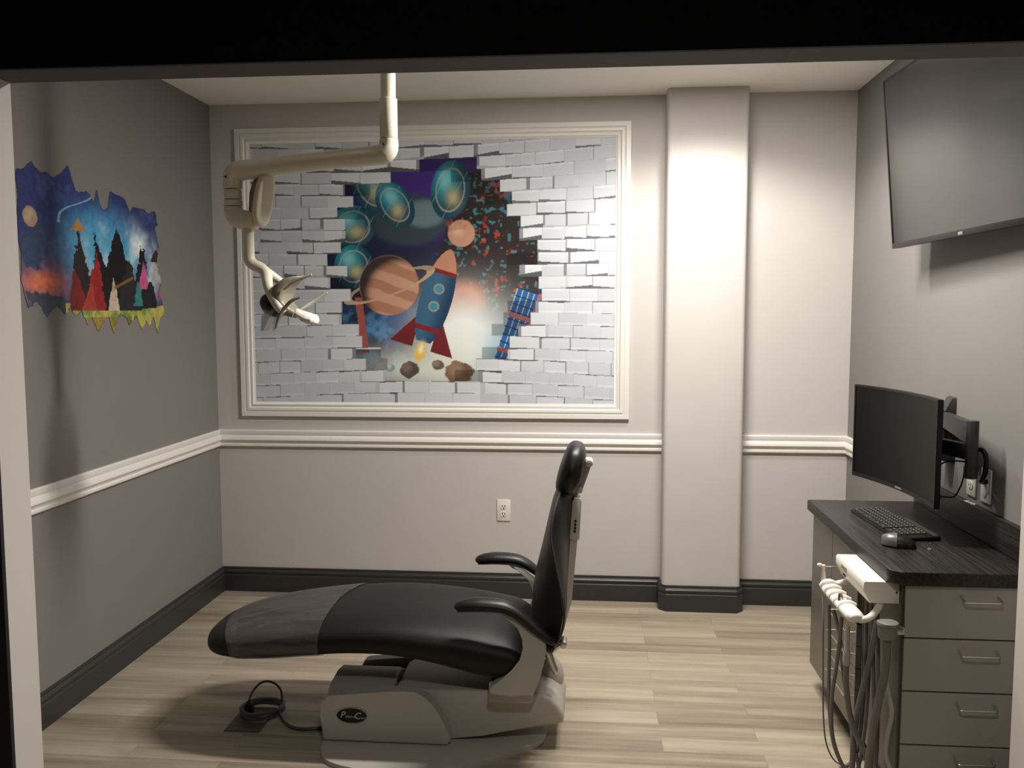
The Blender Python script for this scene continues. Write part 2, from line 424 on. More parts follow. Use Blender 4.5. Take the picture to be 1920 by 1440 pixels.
def mural_image():
    # 1 unit = 1 px of a 680 x 492 layout
    Wp, Hp = 680, 492; h, w = 432, 597
    Y, X = np.meshgrid(np.linspace(0, Hp, h), np.linspace(0, Wp, w), indexing='ij')
    img = np.zeros((h, w, 3)); img[:] = (.012, .016, .045)
    n1 = fbm(h, w, 60); n2 = fbm(h, w, 22); n3 = fbm(h, w, 9, 3)
    # night sky seen through the hole
    mix(img, sstep(180, 60, np.hypot(X-330, (Y-80)*1.3))*.9, (.055, .022, .20))
    mix(img, sstep(.45, .75, n1)*sstep(220, 360, Y)*sstep(420, 300, X)*.9, (.02, .10, .30))
    mix(img, sstep(.52, .72, n2)*sstep(260, 380, Y)*sstep(400, 260, X)*.7, (.10, .32, .55))
    # dark red rubble on the right
    rm = sstep(1.1, .85, ell(X, Y, 455, 195, 92, 150, -.25) + (n2-.5)*.5)
    mix(img, rm, (.018, .012, .012))
    mix(img, rm*sstep(.60, .70, n3)*sstep(.45, .6, n2), (.33, .045, .025))
    mix(img, rm*sstep(.66, .74, fbm(h, w, 7, 2))*.7, (.05, .22, .26))
    mix(img, sstep(1.2, .4, ell(X, Y, 402, 295, 46, 40))*(.4+.8*n2), (.75, .22, .08))
    # white glow
    g = np.exp(-(ell(X, Y, 400, 370, 95, 90)**2)*1.3)
    mix(img, g*1.25, (.85, .88, .84))
    g = np.exp(-(ell(X, Y, 330, 425, 150, 40)**2)*1.2); mix(img, g*.95, (.70, .74, .66))
    mix(img, np.exp(-(ell(X, Y, 470, 395, 40, 60)**2))*.5*n1*2, (.12, .45, .62))
    # blue tower block leaning in the lower right corner of the hole
    c, s = math.cos(.32), math.sin(.32); U = (X-505)*c + (Y-370)*s; V = -(X-505)*s + (Y-370)*c
    tw = (np.abs(U) < 34) & (np.abs(V) < 92)
    mix(img, tw*1., (.030, .115, .30))
    mix(img, tw*(np.mod(U+34, 11) < 1.8), (.35, .52, .62)); mix(img, tw*(np.mod(V+92, 15) < 2), (.012, .03, .10))
    mix(img, tw*((np.abs(V-28) < 4) | (np.abs(V+40) < 4) | (np.abs(U-10) < 3)), (.42, .13, .13))
    mix(img, ((np.abs(X-208-(Y-330)*.12) < 7) & (Y > 290) & (Y < 395)), (.33, .09, .07))
    # large teal metallic spheres on dark stalks
    mix(img, sstep(1.05, .8, ell(X, Y, 300, 145, 78, 52)), (.035, .055, .075))
    mix(img, sstep(1.05, .6, ell(X, Y, 330, 135, 45, 30))*.5, (.22, .34, .36))
    for cx, cy, rx, ry, ro in ((235, 82, 40, 55, -.5), (378, 92, 36, 55, .15), (195, 158, 44, 40, -.2), (195, 232, 37, 41, .1), (275, 118, 32, 46, -.6)):
        e = ell(X, Y, cx, cy, rx, ry, ro); ms = sstep(1.03, .97, e)
        sh = ell(X, Y, cx-rx*.25, cy-ry*.35, rx, ry, ro)
        mix(img, ms, (.008, .055, .085)); mix(img, ms*sstep(1.0, .2, sh), (.03, .30, .37))
        mix(img, ms*sstep(.5, .05, sh)*.7, (.25, .62, .66))
        mix(img, ms*np.exp(-ell(X, Y, cx+rx*.15, cy+ry*.25, rx*.35, ry*.3)**2)*.8, (.55, .48, .20))
        mix(img, ms*(np.abs(e-.72) < .035)*.55, (.45, .42, .42))
        mix(img, ms*(np.abs(np.sin(X*.09+Y*.05+cx)) < .07)*.45, (.30, .40, .42))
    # a plain rocket climbing out of the glow
    ca_, sa_ = math.cos(.30), math.sin(.30)
    def along(cx, cy): return (X-cx)*ca_ + (Y-cy)*sa_, -(X-cx)*sa_ + (Y-cy)*ca_
    U, V = along(348, 300)
    prof = 30*np.clip(1-((V+5)/98)**2, 0, 1)**.62
    body = (np.abs(U) < prof) & (V < 78)
    for sgn in (-1, 1):
        mix(img, ((U*sgn > 18) & (U*sgn < 18+.62*(V-22)) & (V > 22) & (V < 92))*1., (.16, .020, .022))
    mix(img, body*1., (.017, .05, .11)); mix(img, body*sstep(18, -14, U-prof*.25)*.55, (.07, .20, .33))
    mix(img, (body & (V < -62))*1., (.50, .24, .15)); mix(img, body*(np.abs(V+58) < 4), (.20, .02, .02)); mix(img, body*(np.abs(V-52) < 5), (.22, .02, .025))
    for q in (-26, 8):
        e = ell(U, V, 0, q, 10, 10); mix(img, sstep(1.1, .95, e), (.30, .29, .27)); mix(img, sstep(.8, .65, e), (.06, .26, .36))
    mix(img, sstep(1.1, .4, ell(U, V, 0, 98, 13, 26)), (.82, .55, .09)); mix(img, sstep(1., .2, ell(U, V, 0, 92, 7, 14)), (.9, .86, .6))
    # a banded sandy planet with a thin ring and a dark night side, a pale moon beside the rocket nose
    e = ell(X, Y, 262, 268, 56, 56); pm = sstep(1.03, .97, e)
    rg = ell(X, Y, 262, 268, 92, 20, -.35); back = (rg > .82) & (rg < 1.)
    mix(img, back*.8, (.45, .33, .20))
    mix(img, pm, (.42, .20, .125)); mix(img, pm*sstep(.35, .65, .5+.5*np.sin((Y-.36*X)*.16+2*n1))*.6, (.66, .40, .27))
    mix(img, pm*sstep(.9, 1.25, ell(X, Y, 282, 284, 56, 56))*.95, (.018, .016, .018))
    mix(img, (back & ((Y-268) > -(X-262)*.36*-1*-1))*.9, (.50, .37, .22))
    e = ell(X, Y, 398, 172, 25, 25); mix(img, sstep(1.04, .96, e), (.50, .27, .18)); mix(img, sstep(1., .1, ell(X, Y, 391, 165, 20, 20))*.7, (.72, .45, .32))
    mix(img, (e < .98)*sstep(.55, .65, n2)*.5, (.33, .15, .09))
    # small rocks along the bottom rim
    for cx, cy, r, col in ((298, 428, 18, (.10, .07, .06)), (392, 434, 27, (.16, .095, .055)), (352, 418, 12, (.15, .11, .08)), (262, 424, 10, (.25, .33, .33))):
        e = ell(X, Y, cx, cy, r, r*.85) + (n3-.5)*.5
        mix(img, sstep(1.05, .9, e), col); mix(img, sstep(.9, .2, ell(X, Y, cx-r*.3, cy-r*.3, r, r))*.5*(e < 1), tuple(min(1, q*2.5+.05) for q in col))
    # white brick wall, courses sagging round the hole, bricks pushed out near its rim
    cx, cy, rx, ry = 343, 250, 186, 208
    Yw = Y + 14*np.sin((X/Wp)*PI)*(np.clip((Y-cy)/250, -1, 1)) + (X-340)*.03*np.clip((200-Y)/200, 0, 1)
    rh = 23.0
    row = np.floor(Yw/rh).astype(int); fy = Yw/rh - row
    r_i = np.clip(row+5, 0, 59)
    bw = 40 + 16*rng.random(60); rowoff = rng.random(60)*3
    ci = X/bw[r_i] + rowoff[r_i]; col = np.floor(ci).astype(int); fx = ci-col
    tab = rng.random((60, 60)); tab2 = rng.random((60, 60)); tab3 = rng.random((60, 60)); tab4 = rng.random((60, 60))
    c_i = np.clip(col+5, 0, 59)
    R1 = tab[r_i, c_i]; R2 = tab2[r_i, c_i]; R3 = tab3[r_i, c_i]; R4 = tab4[r_i, c_i]
    bcx = (col+.5-rowoff[r_i])*bw[r_i]; bcy = (row+.5)*rh - 14*np.sin((bcx/Wp)*PI)*(np.clip((Y-cy)/250, -1, 1))
    d = np.hypot((bcx-cx)/rx, (bcy-cy)/ry) + (R3-.5)*.16
    wallm = (d > 1.0)
    near = sstep(1.9, 1.0, d)
    face = .50 + .09*R1 + .08*near*R2
    bc = np.stack([face*1.00, face*1.065, face*1.15], -1)
    # printed relief: wedge shadow below (above, in the lower half) and an end shadow on proud bricks
    wedge = np.where(R4 > .5, fx, 1-fx)
    th = (.05 + .30*near*R2 + .16*(R1 > .55))*(.35 + .65*wedge)
    top = Y < cy + 40
    under = np.where(top, fy > 1-th, fy < th*.45)
    k = np.where(under, np.where(R1 + near*.4 > .55, .26-.12*near*R2, .80), 1.)
    rightside = X > cx
    fxp = fx*bw[r_i]; endw = (1.2 + 9*near*R4*(R2 > .45))
    side = np.where(rightside, fxp < endw, fxp > bw[r_i]-endw)
    k = np.where(side & ~under, np.where(R2 > .6, .40, .86), k)
    lite = (~under) & (~side) & np.where(top, fy < .16, fy > .82) & (R3 > .4)
    k = np.where(lite, k*1.14, k)
    k = k*(1-.13*R2*fy*near)*(.97+.06*n2)
    lip = (d > 1.0) & (d < 1.2)
    bc = bc*k[..., None]
    mix(bc, lip*(~under)*(~side)*.45, (.70, .72, .75))
    img = np.where(wallm[..., None], bc, img)
    hole = (d > .93) & (d <= 1.0)
    img[hole] *= .55
    return np.clip(img, 0, 1)

def picture_mesh(name, img, mask, o, right, up, m, lift):
    """flat sheet, one vertex per sample, thickness given by a turned-back rim"""
    h, w = img.shape[:2]
    o = np.array(o, float); right = np.array(right, float); up = np.array(up, float)
    J, I = np.meshgrid(np.arange(w)/(w-1), np.arange(h)/(h-1))
    co = o + J[..., None]*right + (1-I)[..., None]*up
    idx = np.arange(h*w).reshape(h, w)
    q = np.stack([idx[1:, :-1], idx[1:, 1:], idx[:-1, 1:], idx[:-1, :-1]], -1)
    if mask is not None:
        keep = mask[1:, :-1] & mask[1:, 1:] & mask[:-1, 1:] & mask[:-1, :-1]; q = q[keep]
    q = q.reshape(-1, 4); used, inv = np.unique(q, return_inverse=True)
    co = co.reshape(-1, 3)[used]; cl = img.reshape(-1, 3)[used]; q = inv.reshape(-1, 4)
    c0 = co.min(0); co = co - c0
    me = bpy.data.meshes.new(name)
    me.vertices.add(len(co)); me.vertices.foreach_set('co', co.astype(np.float32).ravel())
    me.loops.add(q.size); me.loops.foreach_set('vertex_index', q.astype(np.int32).ravel())
    me.polygons.add(len(q)); me.polygons.foreach_set('loop_start', np.arange(0, q.size, 4, dtype=np.int32))
    me.update(calc_edges=True); me.validate()
    at = me.attributes.new('print', 'FLOAT_COLOR', 'POINT')
    at.data.foreach_set('color', np.concatenate([cl, np.ones((len(cl), 1))], 1).astype(np.float32).ravel())
    me.materials.append(m)
    o2 = bpy.data.objects.new(name, me); COL.objects.link(o2); o2.location = Vector(c0)
    return o2

mural = thing('wall_mural', (-.51, 0, .96), 'large framed mural of a white brick wall bursting open on a night sky', 'mural')
FX0, FX1, FZ0, FZ1 = -1.539, .523, .963, 2.473
prof = [(0, 0), (0, .017), (.003, .020), (.024, .020), (.027, .015), (.030, .018), (.034, .0215), (.046, .0215), (.050, .017), (.053, .013), (.056, .015), (.066, .015), (.070, .010), (.078, .0075), (.078, 0)]
rings = []
for (cx, cz, sx, sz) in ((FX0, FZ0, 1, 1), (FX1, FZ0, -1, 1), (FX1, FZ1, -1, -1), (FX0, FZ1, 1, -1)):
    rings.append([(cx+sx*wd, -dp, cz+sz*wd) for wd, dp in prof])
obj('frame', MB().loft(rings, closed=True), 'trim', mural, 'white stepped moulding')
cv = picture_mesh('canvas', mural_image(), None, (FX0+.074, -.005, FZ0+.074), (FX1-FX0-.148, 0, 0), (0, 0, FZ1-FZ0-.148), M['print'], 0)
cv.location = cv.location - mural.location; cv.parent = mural

def decal_image():
    Wp, Hp = 300, 300; h, w = 230, 330
    Y, X = np.meshgrid(np.linspace(0, Hp, h), np.linspace(0, Wp, w), indexing='ij')
    n1 = fbm(h, w, 50); n2 = fbm(h, w, 16); n3 = fbm(h, w, 7, 3)
    img = np.zeros((h, w, 3)); img[:] = (.030, .042, .16)
    mix(img, sstep(110, 10, ell(X, Y, 150, 110, 1, .75))*1., (.05, .24, .50))
    mix(img, sstep(1.2, .2, ell(X, Y, 165, 150, 110, 85)), (.09, .40, .62))
    mix(img, sstep(.42, .7, n1)*sstep(1.4, .5, ell(X, Y, 200, 165, 85, 85))*.9, (.62, .75, .80))
    mix(img, np.exp(-ell(X, Y, 235, 120, 16, 18)**2), (.85, .95, .97))
    mix(img, sstep(.5, .62, n2)*sstep(120, 40, Y)*.5, (.06, .10, .30))
    mix(img, (np.abs(X-118+(Y-50)*1.1+10*np.sin(Y*.1)) < 2.5)*(Y > 25)*(Y < 100)*.7, (.30, .55, .80))
    mix(img, sstep(150, 60, X)*sstep(90, 190, Y)*.5, (.10, .13, .25))
    # orange glow and wreck, left
    mix(img, np.exp(-ell(X, Y, 38, 205, 34, 22)**2)*(.6+.8*n2), (.88, .24, .12))
    mix(img, sstep(1.1, .9, ell(X, Y, 52, 236, 44, 13, .25)+(n3-.5)*.7), (.06, .08, .12))
    mix(img, sstep(1.05, .9, ell(X, Y, 27, 140, 22, 42, .1)+(n3-.5)*.8), (.045, .07, .16))
    mix(img, sstep(1.05, .9, ell(X, Y, 22, 98, 12, 16)+(n3-.5)*.4), (.45, .32, .22))
    # grassy island
    mix(img, sstep(262, 256, Y+3*n1)*0 + (Y > 243+6*(n1-.5)-.0006*(X-190)**2)*(X > 75)*1., (.46, .40, .10))
    mix(img, (Y > 246)*(X > 75)*sstep(.45, .62, n2), (.16, .28, .06))
    mix(img, (Y > 262)*(X > 75)*(X < 210)*.6, (.20, .12, .03))
    # dark crags, red crystals and small coloured rocks standing on the island
    def peak(cx, top, base, hw, lean, c, rough=1.):
        t = (Y-top)/(base-top); half = hw*np.clip(t, 0, 1)**.8 + (n3-.5)*14*rough + (n2-.5)*10*rough
        xc = cx + lean*(1-t)
        mix(img, ((np.abs(X-xc) < half) & (t > 0) & (t < 1))*1., c)
    peak(188, 95, 249, 46, -6, (.006, .006, .007)); peak(152, 108, 249, 24, -16, (.008, .008, .009)); peak(228, 112, 246, 22, 18, (.008, .008, .010)); peak(205, 150, 249, 30, 4, (.020, .020, .022), .6)
    peak(112, 105, 249, 24, -8, (.022, .016, .016)); peak(134, 140, 249, 20, 5, (.28, .02, .022), .7); peak(100, 178, 249, 20, -6, (.17, .02, .02), .7); peak(122, 196, 249, 14, 2, (.36, .05, .03), .5)
    peak(172, 186, 249, 13, 0, (.55, .45, .36), .4); peak(104, 88, 110, 15, 0, (.42, .22, .05), .4)
    peak(243, 150, 206, 13, 0, (.55, .10, .26), .4); peak(254, 190, 244, 24, 6, (.010, .012, .014), .7); peak(228, 186, 240, 11, 0, (.04, .20, .22), .5)
    peak(277, 128, 190, 15, 0, (.42, .42, .41), .5); peak(277, 124, 150, 18, 0, (.03, .025, .02), .4); peak(288, 188, 224, 12, 0, (.50, .03, .08), .4)
    img[:] = img*(.72+.62*n3+.0*n1)[..., None]
    mix(img, (np.abs(Y-196+.5*(X-195)) < 3)*(np.abs(X-195) < 22)*.8, (.28, .12, .03))
    # torn outline
    def prof_(tops, xs): return np.interp(np.linspace(0, Wp, w), xs, tops)
    top = prof_([28, 22, 8, 24, 20, 26, 20, 8, 0, 30, 40, 38, 34, 50, 28, 52, 62, 58, 24, 30, 30, 34, 56, 46, 44, 52, 44, 52], [0, 16, 28, 42, 52, 62, 72, 84, 91, 100, 104, 118, 122, 138, 145, 150, 156, 166, 172, 184, 200, 206, 216, 224, 250, 262, 274, 300])
    bot = prof_([236, 244, 238, 262, 240, 258, 244, 264, 252, 278, 262, 290, 272, 262, 282, 296, 264, 258, 276, 264, 292, 270, 282, 264, 300, 262, 258], [0, 14, 30, 42, 60, 74, 84, 92, 104, 116, 124, 136, 148, 158, 164, 170, 178, 192, 205, 222, 234, 244, 254, 264, 274, 282, 300])
    lft = np.interp(np.linspace(0, Hp, h), [0, 40, 60, 120, 160, 200, 240, 300], [6, 2, 4, 0, 5, 3, 10, 14])
    rgt = np.interp(np.linspace(0, Hp, h), [0, 46, 70, 80, 120, 150, 190, 215, 240, 262, 300], [270, 280, 284, 278, 286, 278, 288, 282, 294, 290, 286])
    jag = (fbm(h, w, 6, 2)-.5)*10
    mask = (Y > top[None, :]+jag*.6) & (Y < bot[None, :]+jag) & (X > lft[:, None]+jag*.3) & (X < rgt[:, None]+jag*.5)
    edge = (Y < top[None, :]+5+jag*.6) | (Y > bot[None, :]-4+jag) | (X > rgt[:, None]-4)
    mix(img, edge*(n2 > .5)*.55, (.05, .05, .06))
    return np.clip(img, 0, 1), mask
di, dm = decal_image()
dec = picture_mesh('wall_sticker', di, dm, (XL+.002, -1.60, 1.415), (0, 1.06, 0), (0, 0, .665), M['print'], 0)
tag(dec, 'torn-edged blue sticker of a night sky over dark crags on the left wall', 'wall sticker')

def close_smooth(p, sub=3):
    o = []
    n = len(p)
    for i in range(n):
        p0, p1, p2, p3 = [Vector(p[(i+d) % n]) for d in (-1, 0, 1, 2)]
        for k in range(sub):
            t = k/sub; o.append(.5*((2*p1)+(p2-p0)*t+(2*p0-5*p1+4*p2-p3)*t*t+(3*p1-p0-3*p2+p3)*t**3))
    return o

# ------------------------------------------------------------------ dental chair
YC = -1.42
ch = thing('dental_chair', (-.2, YC, 0), 'black leather dental chair on a grey base in the middle of the room', 'dental chair')
obj('base_plate', MB().prism(close_smooth([(-.61, -1.29), (-.61, -1.45), (-.61, -1.60), (-.605, -1.66), (-.585, -1.72), (-.54, -1.765), (-.46, -1.795), (-.36, -1.81), (-.2, -1.795), (-.06, -1.735), (.05, -1.655), (.13, -1.59), (.16, -1.555), (.17, -1.51), (.17, -1.40), (.17, -1.28), (.15, -1.24), (0, -1.235), (-.3, -1.235), (-.58, -1.235), (-.607, -1.25)]), 'z', 0.0, .016, .005), 'chair_plastic', ch)
skirt = [(-.612, .018), (-.617, .10), (-.612, .15), (-.598, .178), (-.57, .184), (-.42, .20), (-.33, .208), (-.285, .206), (-.25, .192), (-.215, .158), (-.18, .10), (-.158, .045), (-.158, .03), (-.17, .018)]
skirt = [skirt[0]] + [tuple(q) for q in close_smooth(skirt)[3:3*(len(skirt)-3)+1]] + skirt[-2:]
cov = MB().prism(skirt, 'y', -1.63, -1.585, .010, 3)
obj('side_cover', cov, 'chair_plastic', ch)
obj('side_cover', MB().prism([(x+.055, z*.97) for x, z in skirt], 'y', -1.30, -1.255, .010, 3), 'chair_plastic', ch)
obj('base_cap', MB().prism([(-1.585, .06), (-1.585, .178), (-1.55, .196), (-1.46, .206), (-1.40, .198), (-1.30, .150), (-1.30, .06)], 'x', -.604, -.372, .010, 3), 'chair_cap', ch)
obj('lift_arm', MB().prism([(-.362, .03), (-.362, .185), (-.34, .197), (.09, .203), (.15, .198), (.19, .182), (.222, .150), (.236, .112), (.232, .094), (.215, .086), (-.05, .036), (-.16, .022)], 'y', -1.582, -1.31, .014, 3), 'chair_plastic', ch)
obj('pivot_cover', MB().ellipsoid((.175, -1.37, .175), .055, .06, .07), 'chair_plastic', ch)
# badge
bd = obj('badge', MB().prism([(-.503+.0545*math.cos(2*PI*k/40), .116+.0275*math.sin(2*PI*k/40)) for k in range(40)], 'y', -1.6345, -1.6295, .001), 'black_plastic', ch, 'black oval badge')
rim = MB().tube([(-.503+.0545*math.cos(2*PI*k/40), -1.6335, .116+.0275*math.sin(2*PI*k/40)) for k in range(41)], .0012, 6, 1)
obj('badge_rim', rim, 'letter', bd)
lt = MB()
for s_, sz, dx, dz in (('P', .034, -.0335, .001), ('elton', .0125, -.0105, -.0035), ('&', .009, .0085, -.0035), ('C', .034, .0195, -.001), ('rane', .0115, .0385, -.0065)):
    place_text(lt, s_, sz, (-.503+dx, -1.6352, .116+dz), (1, 0, 0), (0, 0, 1), shear=.25)
obj('lettering', lt, 'letter', bd)
# seat: stations along its length
ST = np.array([(-1.078, .338, .318, .03), (-1.07, .354, .300, .085), (-1.05, .370, .288, .14), (-1.0, .390, .282, .195), (-.92, .412, .285, .235), (-.8, .434, .295, .258), (-.65, .455, .312, .27), (-.5, .470, .325, .275), (-.35, .475, .322, .278), (-.2, .468, .296, .278), (-.08, .456, .264, .278), (0, .442, .25, .278), (.05, .428, .254, .276), (.09, .398, .272, .27), (.115, .345, .305, .25)])
def seat_ring(x, off=0., n=2.7, seg=40):
    zt, zb, hw = [np.interp(x, ST[:, 0], ST[:, k]) for k in (1, 2, 3)]
    zt += off; zb -= off; hw += off
    zc, hh = (zt+zb)/2, (zt-zb)/2; f = lambda s: math.copysign(abs(s)**(2/n), s)
    return [(x, YC + hw*f(math.cos(2*PI*k/seg)), zc + hh*f(math.sin(2*PI*k/seg))) for k in range(seg)]
def smooth_x(): 
    xs = list(ST[:, 0]); out = []
    for a, b in zip(xs, xs[1:]): out += [a + (b-a)*k/3 for k in range(3)]
    return out + [xs[-1]]
# smooth the stations so that the pad has no facets
def spl(x, k):
    xs, ys = ST[:, 0], ST[:, k]
    i = int(np.clip(np.searchsorted(xs, x)-1, 0, len(xs)-2))
    def tg(j):
        if j == 0: return (ys[1]-ys[0])/(xs[1]-xs[0])
        if j == len(xs)-1: return (ys[-1]-ys[-2])/(xs[-1]-xs[-2])
        return (ys[j+1]-ys[j-1])/(xs[j+1]-xs[j-1])
    hh = xs[i+1]-xs[i]; t = (x-xs[i])/hh
    return (2*t**3-3*t*t+1)*ys[i]+(t**3-2*t*t+t)*hh*tg(i)+(-2*t**3+3*t*t)*ys[i+1]+(t**3-t*t)*hh*tg(i+1)
def seat_ring(x, off=0., n=2.7, seg=48, skew=0.):
    zt, zb, hw = spl(x, 1)+off, spl(x, 2)-off, spl(x, 3)+off
    zc, hh = (zt+zb)/2, (zt-zb)/2; f = lambda s: math.copysign(abs(s)**(2/n), s)
    return [(x + skew*math.cos(2*PI*k/seg), YC + hw*f(math.cos(2*PI*k/seg)), zc + hh*f(math.sin(2*PI*k/seg))) for k in range(seg)]
obj('seat_cushion', MB().loft([seat_ring(x) for x in smooth_x()]), 'leather_grey', ch, 'long black leather seat with leg rest', 50)
def cover_ring(x0, seg=48):
    r = []
    for k in range(seg):
        a = 2*PI*k/seg; 
        xx = x0
        if x0 < -.9: xx = x0 - .03*math.sin(a) + .05*max(0, -math.cos(a))*(x0 < -.93)
        if x0 > -.66: xx = x0 + .055*max(0, math.sin(a)) * max(0, math.cos(a))*1.5
        rr = seat_ring(xx, .004, seg=seg)[k]; r.append(rr)
    return r
obj('toe_cover', MB().loft([cover_ring(x) for x in np.linspace(-.985, -.60, 26)], cap=False), 'film', ch, 'clear plastic toe cover', 60)
obj('seat_frame', MB().box(-.02, .13, YC-.235, YC+.235, .19, .262, .01), 'chair_cap', ch)
brk = [(.0, .535), (.03, .531), (.07, .515), (.116, .487), (.15, .455), (.175, .428), (.179, .40), (.173, .36), (.162, .317), (.150, .28), (.134, .242), (.06, .238), (-.005, .241), (-.014, .252), (-.008, .268), (.03, .295), (.07, .327), (.096, .362), (.107, .40), (.105, .436), (.09, .474), (.06, .502), (.02, .517)]
for s in (-1, 1):
    y0 = YC + s*.2795; y1 = YC + s*.232 + s*.0
    ys = sorted((YC+s*.242, YC+s*.2815)) if False else sorted((YC+s*.281, YC+s*.236))
    obj('side_bracket', MB().prism(brk, 'y', min(YC+s*.282, YC+s*.238), max(YC+s*.282, YC+s*.238), .006, 3), 'chair_plastic', ch)
    ya = YC + s*.272
    AR = [.008, .017, .0215, .0235, .0235, .022, .0205, .019, .018, .018, .012]
    pth = [(-.122, ya, .531), (-.115, ya, .537), (-.09, ya, .543), (-.05, ya, .547), (0, ya, .546), (.04, ya, .541), (.08, ya, .522), (.12, ya, .489), (.16, ya-s*.005, .455), (.195, ya-s*.01, .432), (.222, ya-s*.02, .430)]
    ar = obj('armrest', MB().tube(pth, AR, 16, 4, sy=1.6), 'leather', ch, 'padded black leather armrest', 60)
    obj('piping', MB().tube([(x, y-1.6*q*.90, z-q*.46) for (x, y, z), q in zip(pth[1:-1], AR[1:-1])], .0028, 8, 4), 'piping', ar)
# backrest
BS = [(.335, .17, .20, .205, .10), (.347, .15, .193, .214, .16), (.365, .134, .19, .222, .21), (.40, .120, .20, .235, .262), (.455, .114, .224, .240, .283), (.525, .118, .235, .241, .284), (.60, .130, .222, .246, .27), (.69, .152, .202, .252, .25), (.77, .170, .187, .257, .225), (.84, .186, .195, .262, .182), (.88, .199, .208, .265, .13), (.90, .210, .220, .262, .09), (.908, .220, .228, .255, .06)]
BSa = np.array(BS)
def back_ring(z):
    c, e, b, hw = [float(np.interp(z, BSa[:, 0], BSa[:, k])) for k in (1, 2, 3, 4)]
    n = 14; r = []
    for k in range(n+1):
        s = -1 + 2*k/n; r.append((e + (c-e)*(1-abs(s)**2.2)**.75, YC + s*hw, z))
    for k in range(1, n):
        s = 1 - 2*k/n; r.append((e + .016*(1-s**8) + (b-e-.016)*(1-abs(s)**1.6), YC + s*hw, z))
    return r
zz = []
for a, b in zip(BS, BS[1:]): zz += [a[0] + (b[0]-a[0])*k/3 for k in range(3)]
bk = obj('backrest', MB().loft([back_ring(z) for z in zz + [BS[-1][0]]]), 'leather', ch, 'black leather backrest with swept wings', 50)
for s in (-1, 1):
    obj('piping', MB().tube([(b[2]+.004, YC + s*(b[4]+.002), b[0]) for b in BS[2:]], .0038, 8, 4), 'piping', bk)
sp = MB().loft([[(x0, YC-.02, z), (x1, YC-.02, z), (x1, YC+.02, z), (x0, YC+.02, z)] for z, x0, x1 in ((.36, .205, .226), (.48, .234, .258), (.70, .252, .277), (.72, .254, .280))])
spn = obj('spine', sp, 'chair_white', ch, 'off-white metal spine')
ub = MB().prism([(.250, .712), (.285, .712), (.293, .85), (.287, .862), (.266, .862), (.259, .85)], 'y', YC-.04, YC+.04, .003)
ubo = obj('headrest_housing', ub, 'chair_white', ch, 'off-white block with a row of buttons')
for k in range(4):
    z = .742 + .0125*k; x = .268 + .0125*k*.08
    obj('button', MB().lathe([(.0, .004), (.0045, .004), (.0045, 0), (.0, 0)], (x, YC-.0395, z), (0, -1, 0), 14), 'dark_metal', ubo)
hr = [(.262, 1.054), (.285, 1.052), (.300, 1.038), (.307, 1.01), (.303, .97), (.294, .93), (.278, .893), (.258, .873), (.232, .870), (.208, .880), (.199, .90), (.203, .93), (.214, .97), (.228, 1.008), (.243, 1.04)]
hc = Vector((.254, .96)); rings = []
hs = close_smooth(hr)
for k in range(17):
    s = -1 + 2*k/16; sc_ = max((1-abs(s)**3.2)**.42, .15)
    rings.append([((hc + (p-hc)*sc_).x, YC+.012 + s*.135, (hc + (p-hc)*sc_).y) for p in hs])
hd = obj('headrest', MB().loft(rings), 'leather', ch, 'black padded headrest', 60)
obj('headrest_joint', MB().cyl((.318, YC-.03, .985), (.318, YC+.03, .985), .0135, 20, .003), 'chair_white', ch)
obj('headrest_joint', MB().cyl((.283, YC-.03, .888), (.283, YC+.03, .888), .013, 20, .003), 'chair_white', ch)
obj('headrest_bracket', MB().prism([(.314, .998), (.298, 1.0), (.293, .972), (.318, .972)], 'y', YC-.022, YC+.022), 'chair_white', ch)
obj('headrest_link', MB().prism([(.326, .978), (.304, .978), (.274, .895), (.294, .885)], 'y', YC-.02, YC+.02, .002), 'chair_cap', ch)
obj('headrest_post', MB().prism([(.258, .858), (.274, .858), (.288, .892), (.272, .894)], 'y', YC-.012, YC+.012), 'steel', ch)
obj('release_lever', MB().tube([(.160, -1.60, .372), (.178, -1.60, .355), (.192, -1.60, .32), (.205, -1.60, .288), (.209, -1.60, .278)], [.012, .015, .013, .0115, .008], 14), 'steel', ch, 'silver release lever')
obj('back_hinge', MB().tube([(.12, -1.53, .285), (.17, -1.53, .315), (.225, -1.53, .36)], .011, 10, 2).cyl((.232, -1.56, .363), (.232, -1.50, .363), .012, 16, .002), 'steel', ch)

# ------------------------------------------------------------------ operating light
YL = -1.40
ol = thing('operating_light', (-.398, YL, H), 'cream dental lamp on a jointed arm hanging from the ceiling', 'dental lamp')
obj('ceiling_post', MB().cyl((-.398, YL, 2.27), (-.398, YL, H), .0265, 28), 'cream', ol)
obj('post_sleeve', MB().cyl((-.398, YL, 2.134), (-.398, YL, 2.272), .0315, 28, .003), 'cream', ol)
arm = obj('swing_arm', MB().tube([(-.398, YL, 2.131), (-.398, YL, 2.112), (-.402, YL, 2.096), (-.416, YL, 2.082), (-.44, YL, 2.077), (-.6, YL, 2.064), (-.8, YL, 2.045), (-.925, YL, 2.033), (-.955, YL, 2.026), (-.970, YL, 2.012), (-.976, YL, 1.99), (-.976, YL, 1.965)], [.0325, .034, .036, .037, .035, .033, .0335, .036, .037, .037, .036, .034], 24), 'cream', ol, None, 60)
obj('screw', MB().cyl((-.409, YL-.034, 2.108), (-.409, YL-.0405, 2.108), .0035, 10), 'hole', arm)
obj('screw', MB().cyl((-.986, YL-.033, 2.004), (-.986, YL-.040, 2.004), .0035, 10), 'hole', arm)
obj('arm_collar', MB().cyl((-.976, YL, 1.928), (-.976, YL, 1.962), .0315, 28, .002).cyl((-.976, YL, 1.904), (-.976, YL, 1.925), .033, 28, .002), 'cream', ol)
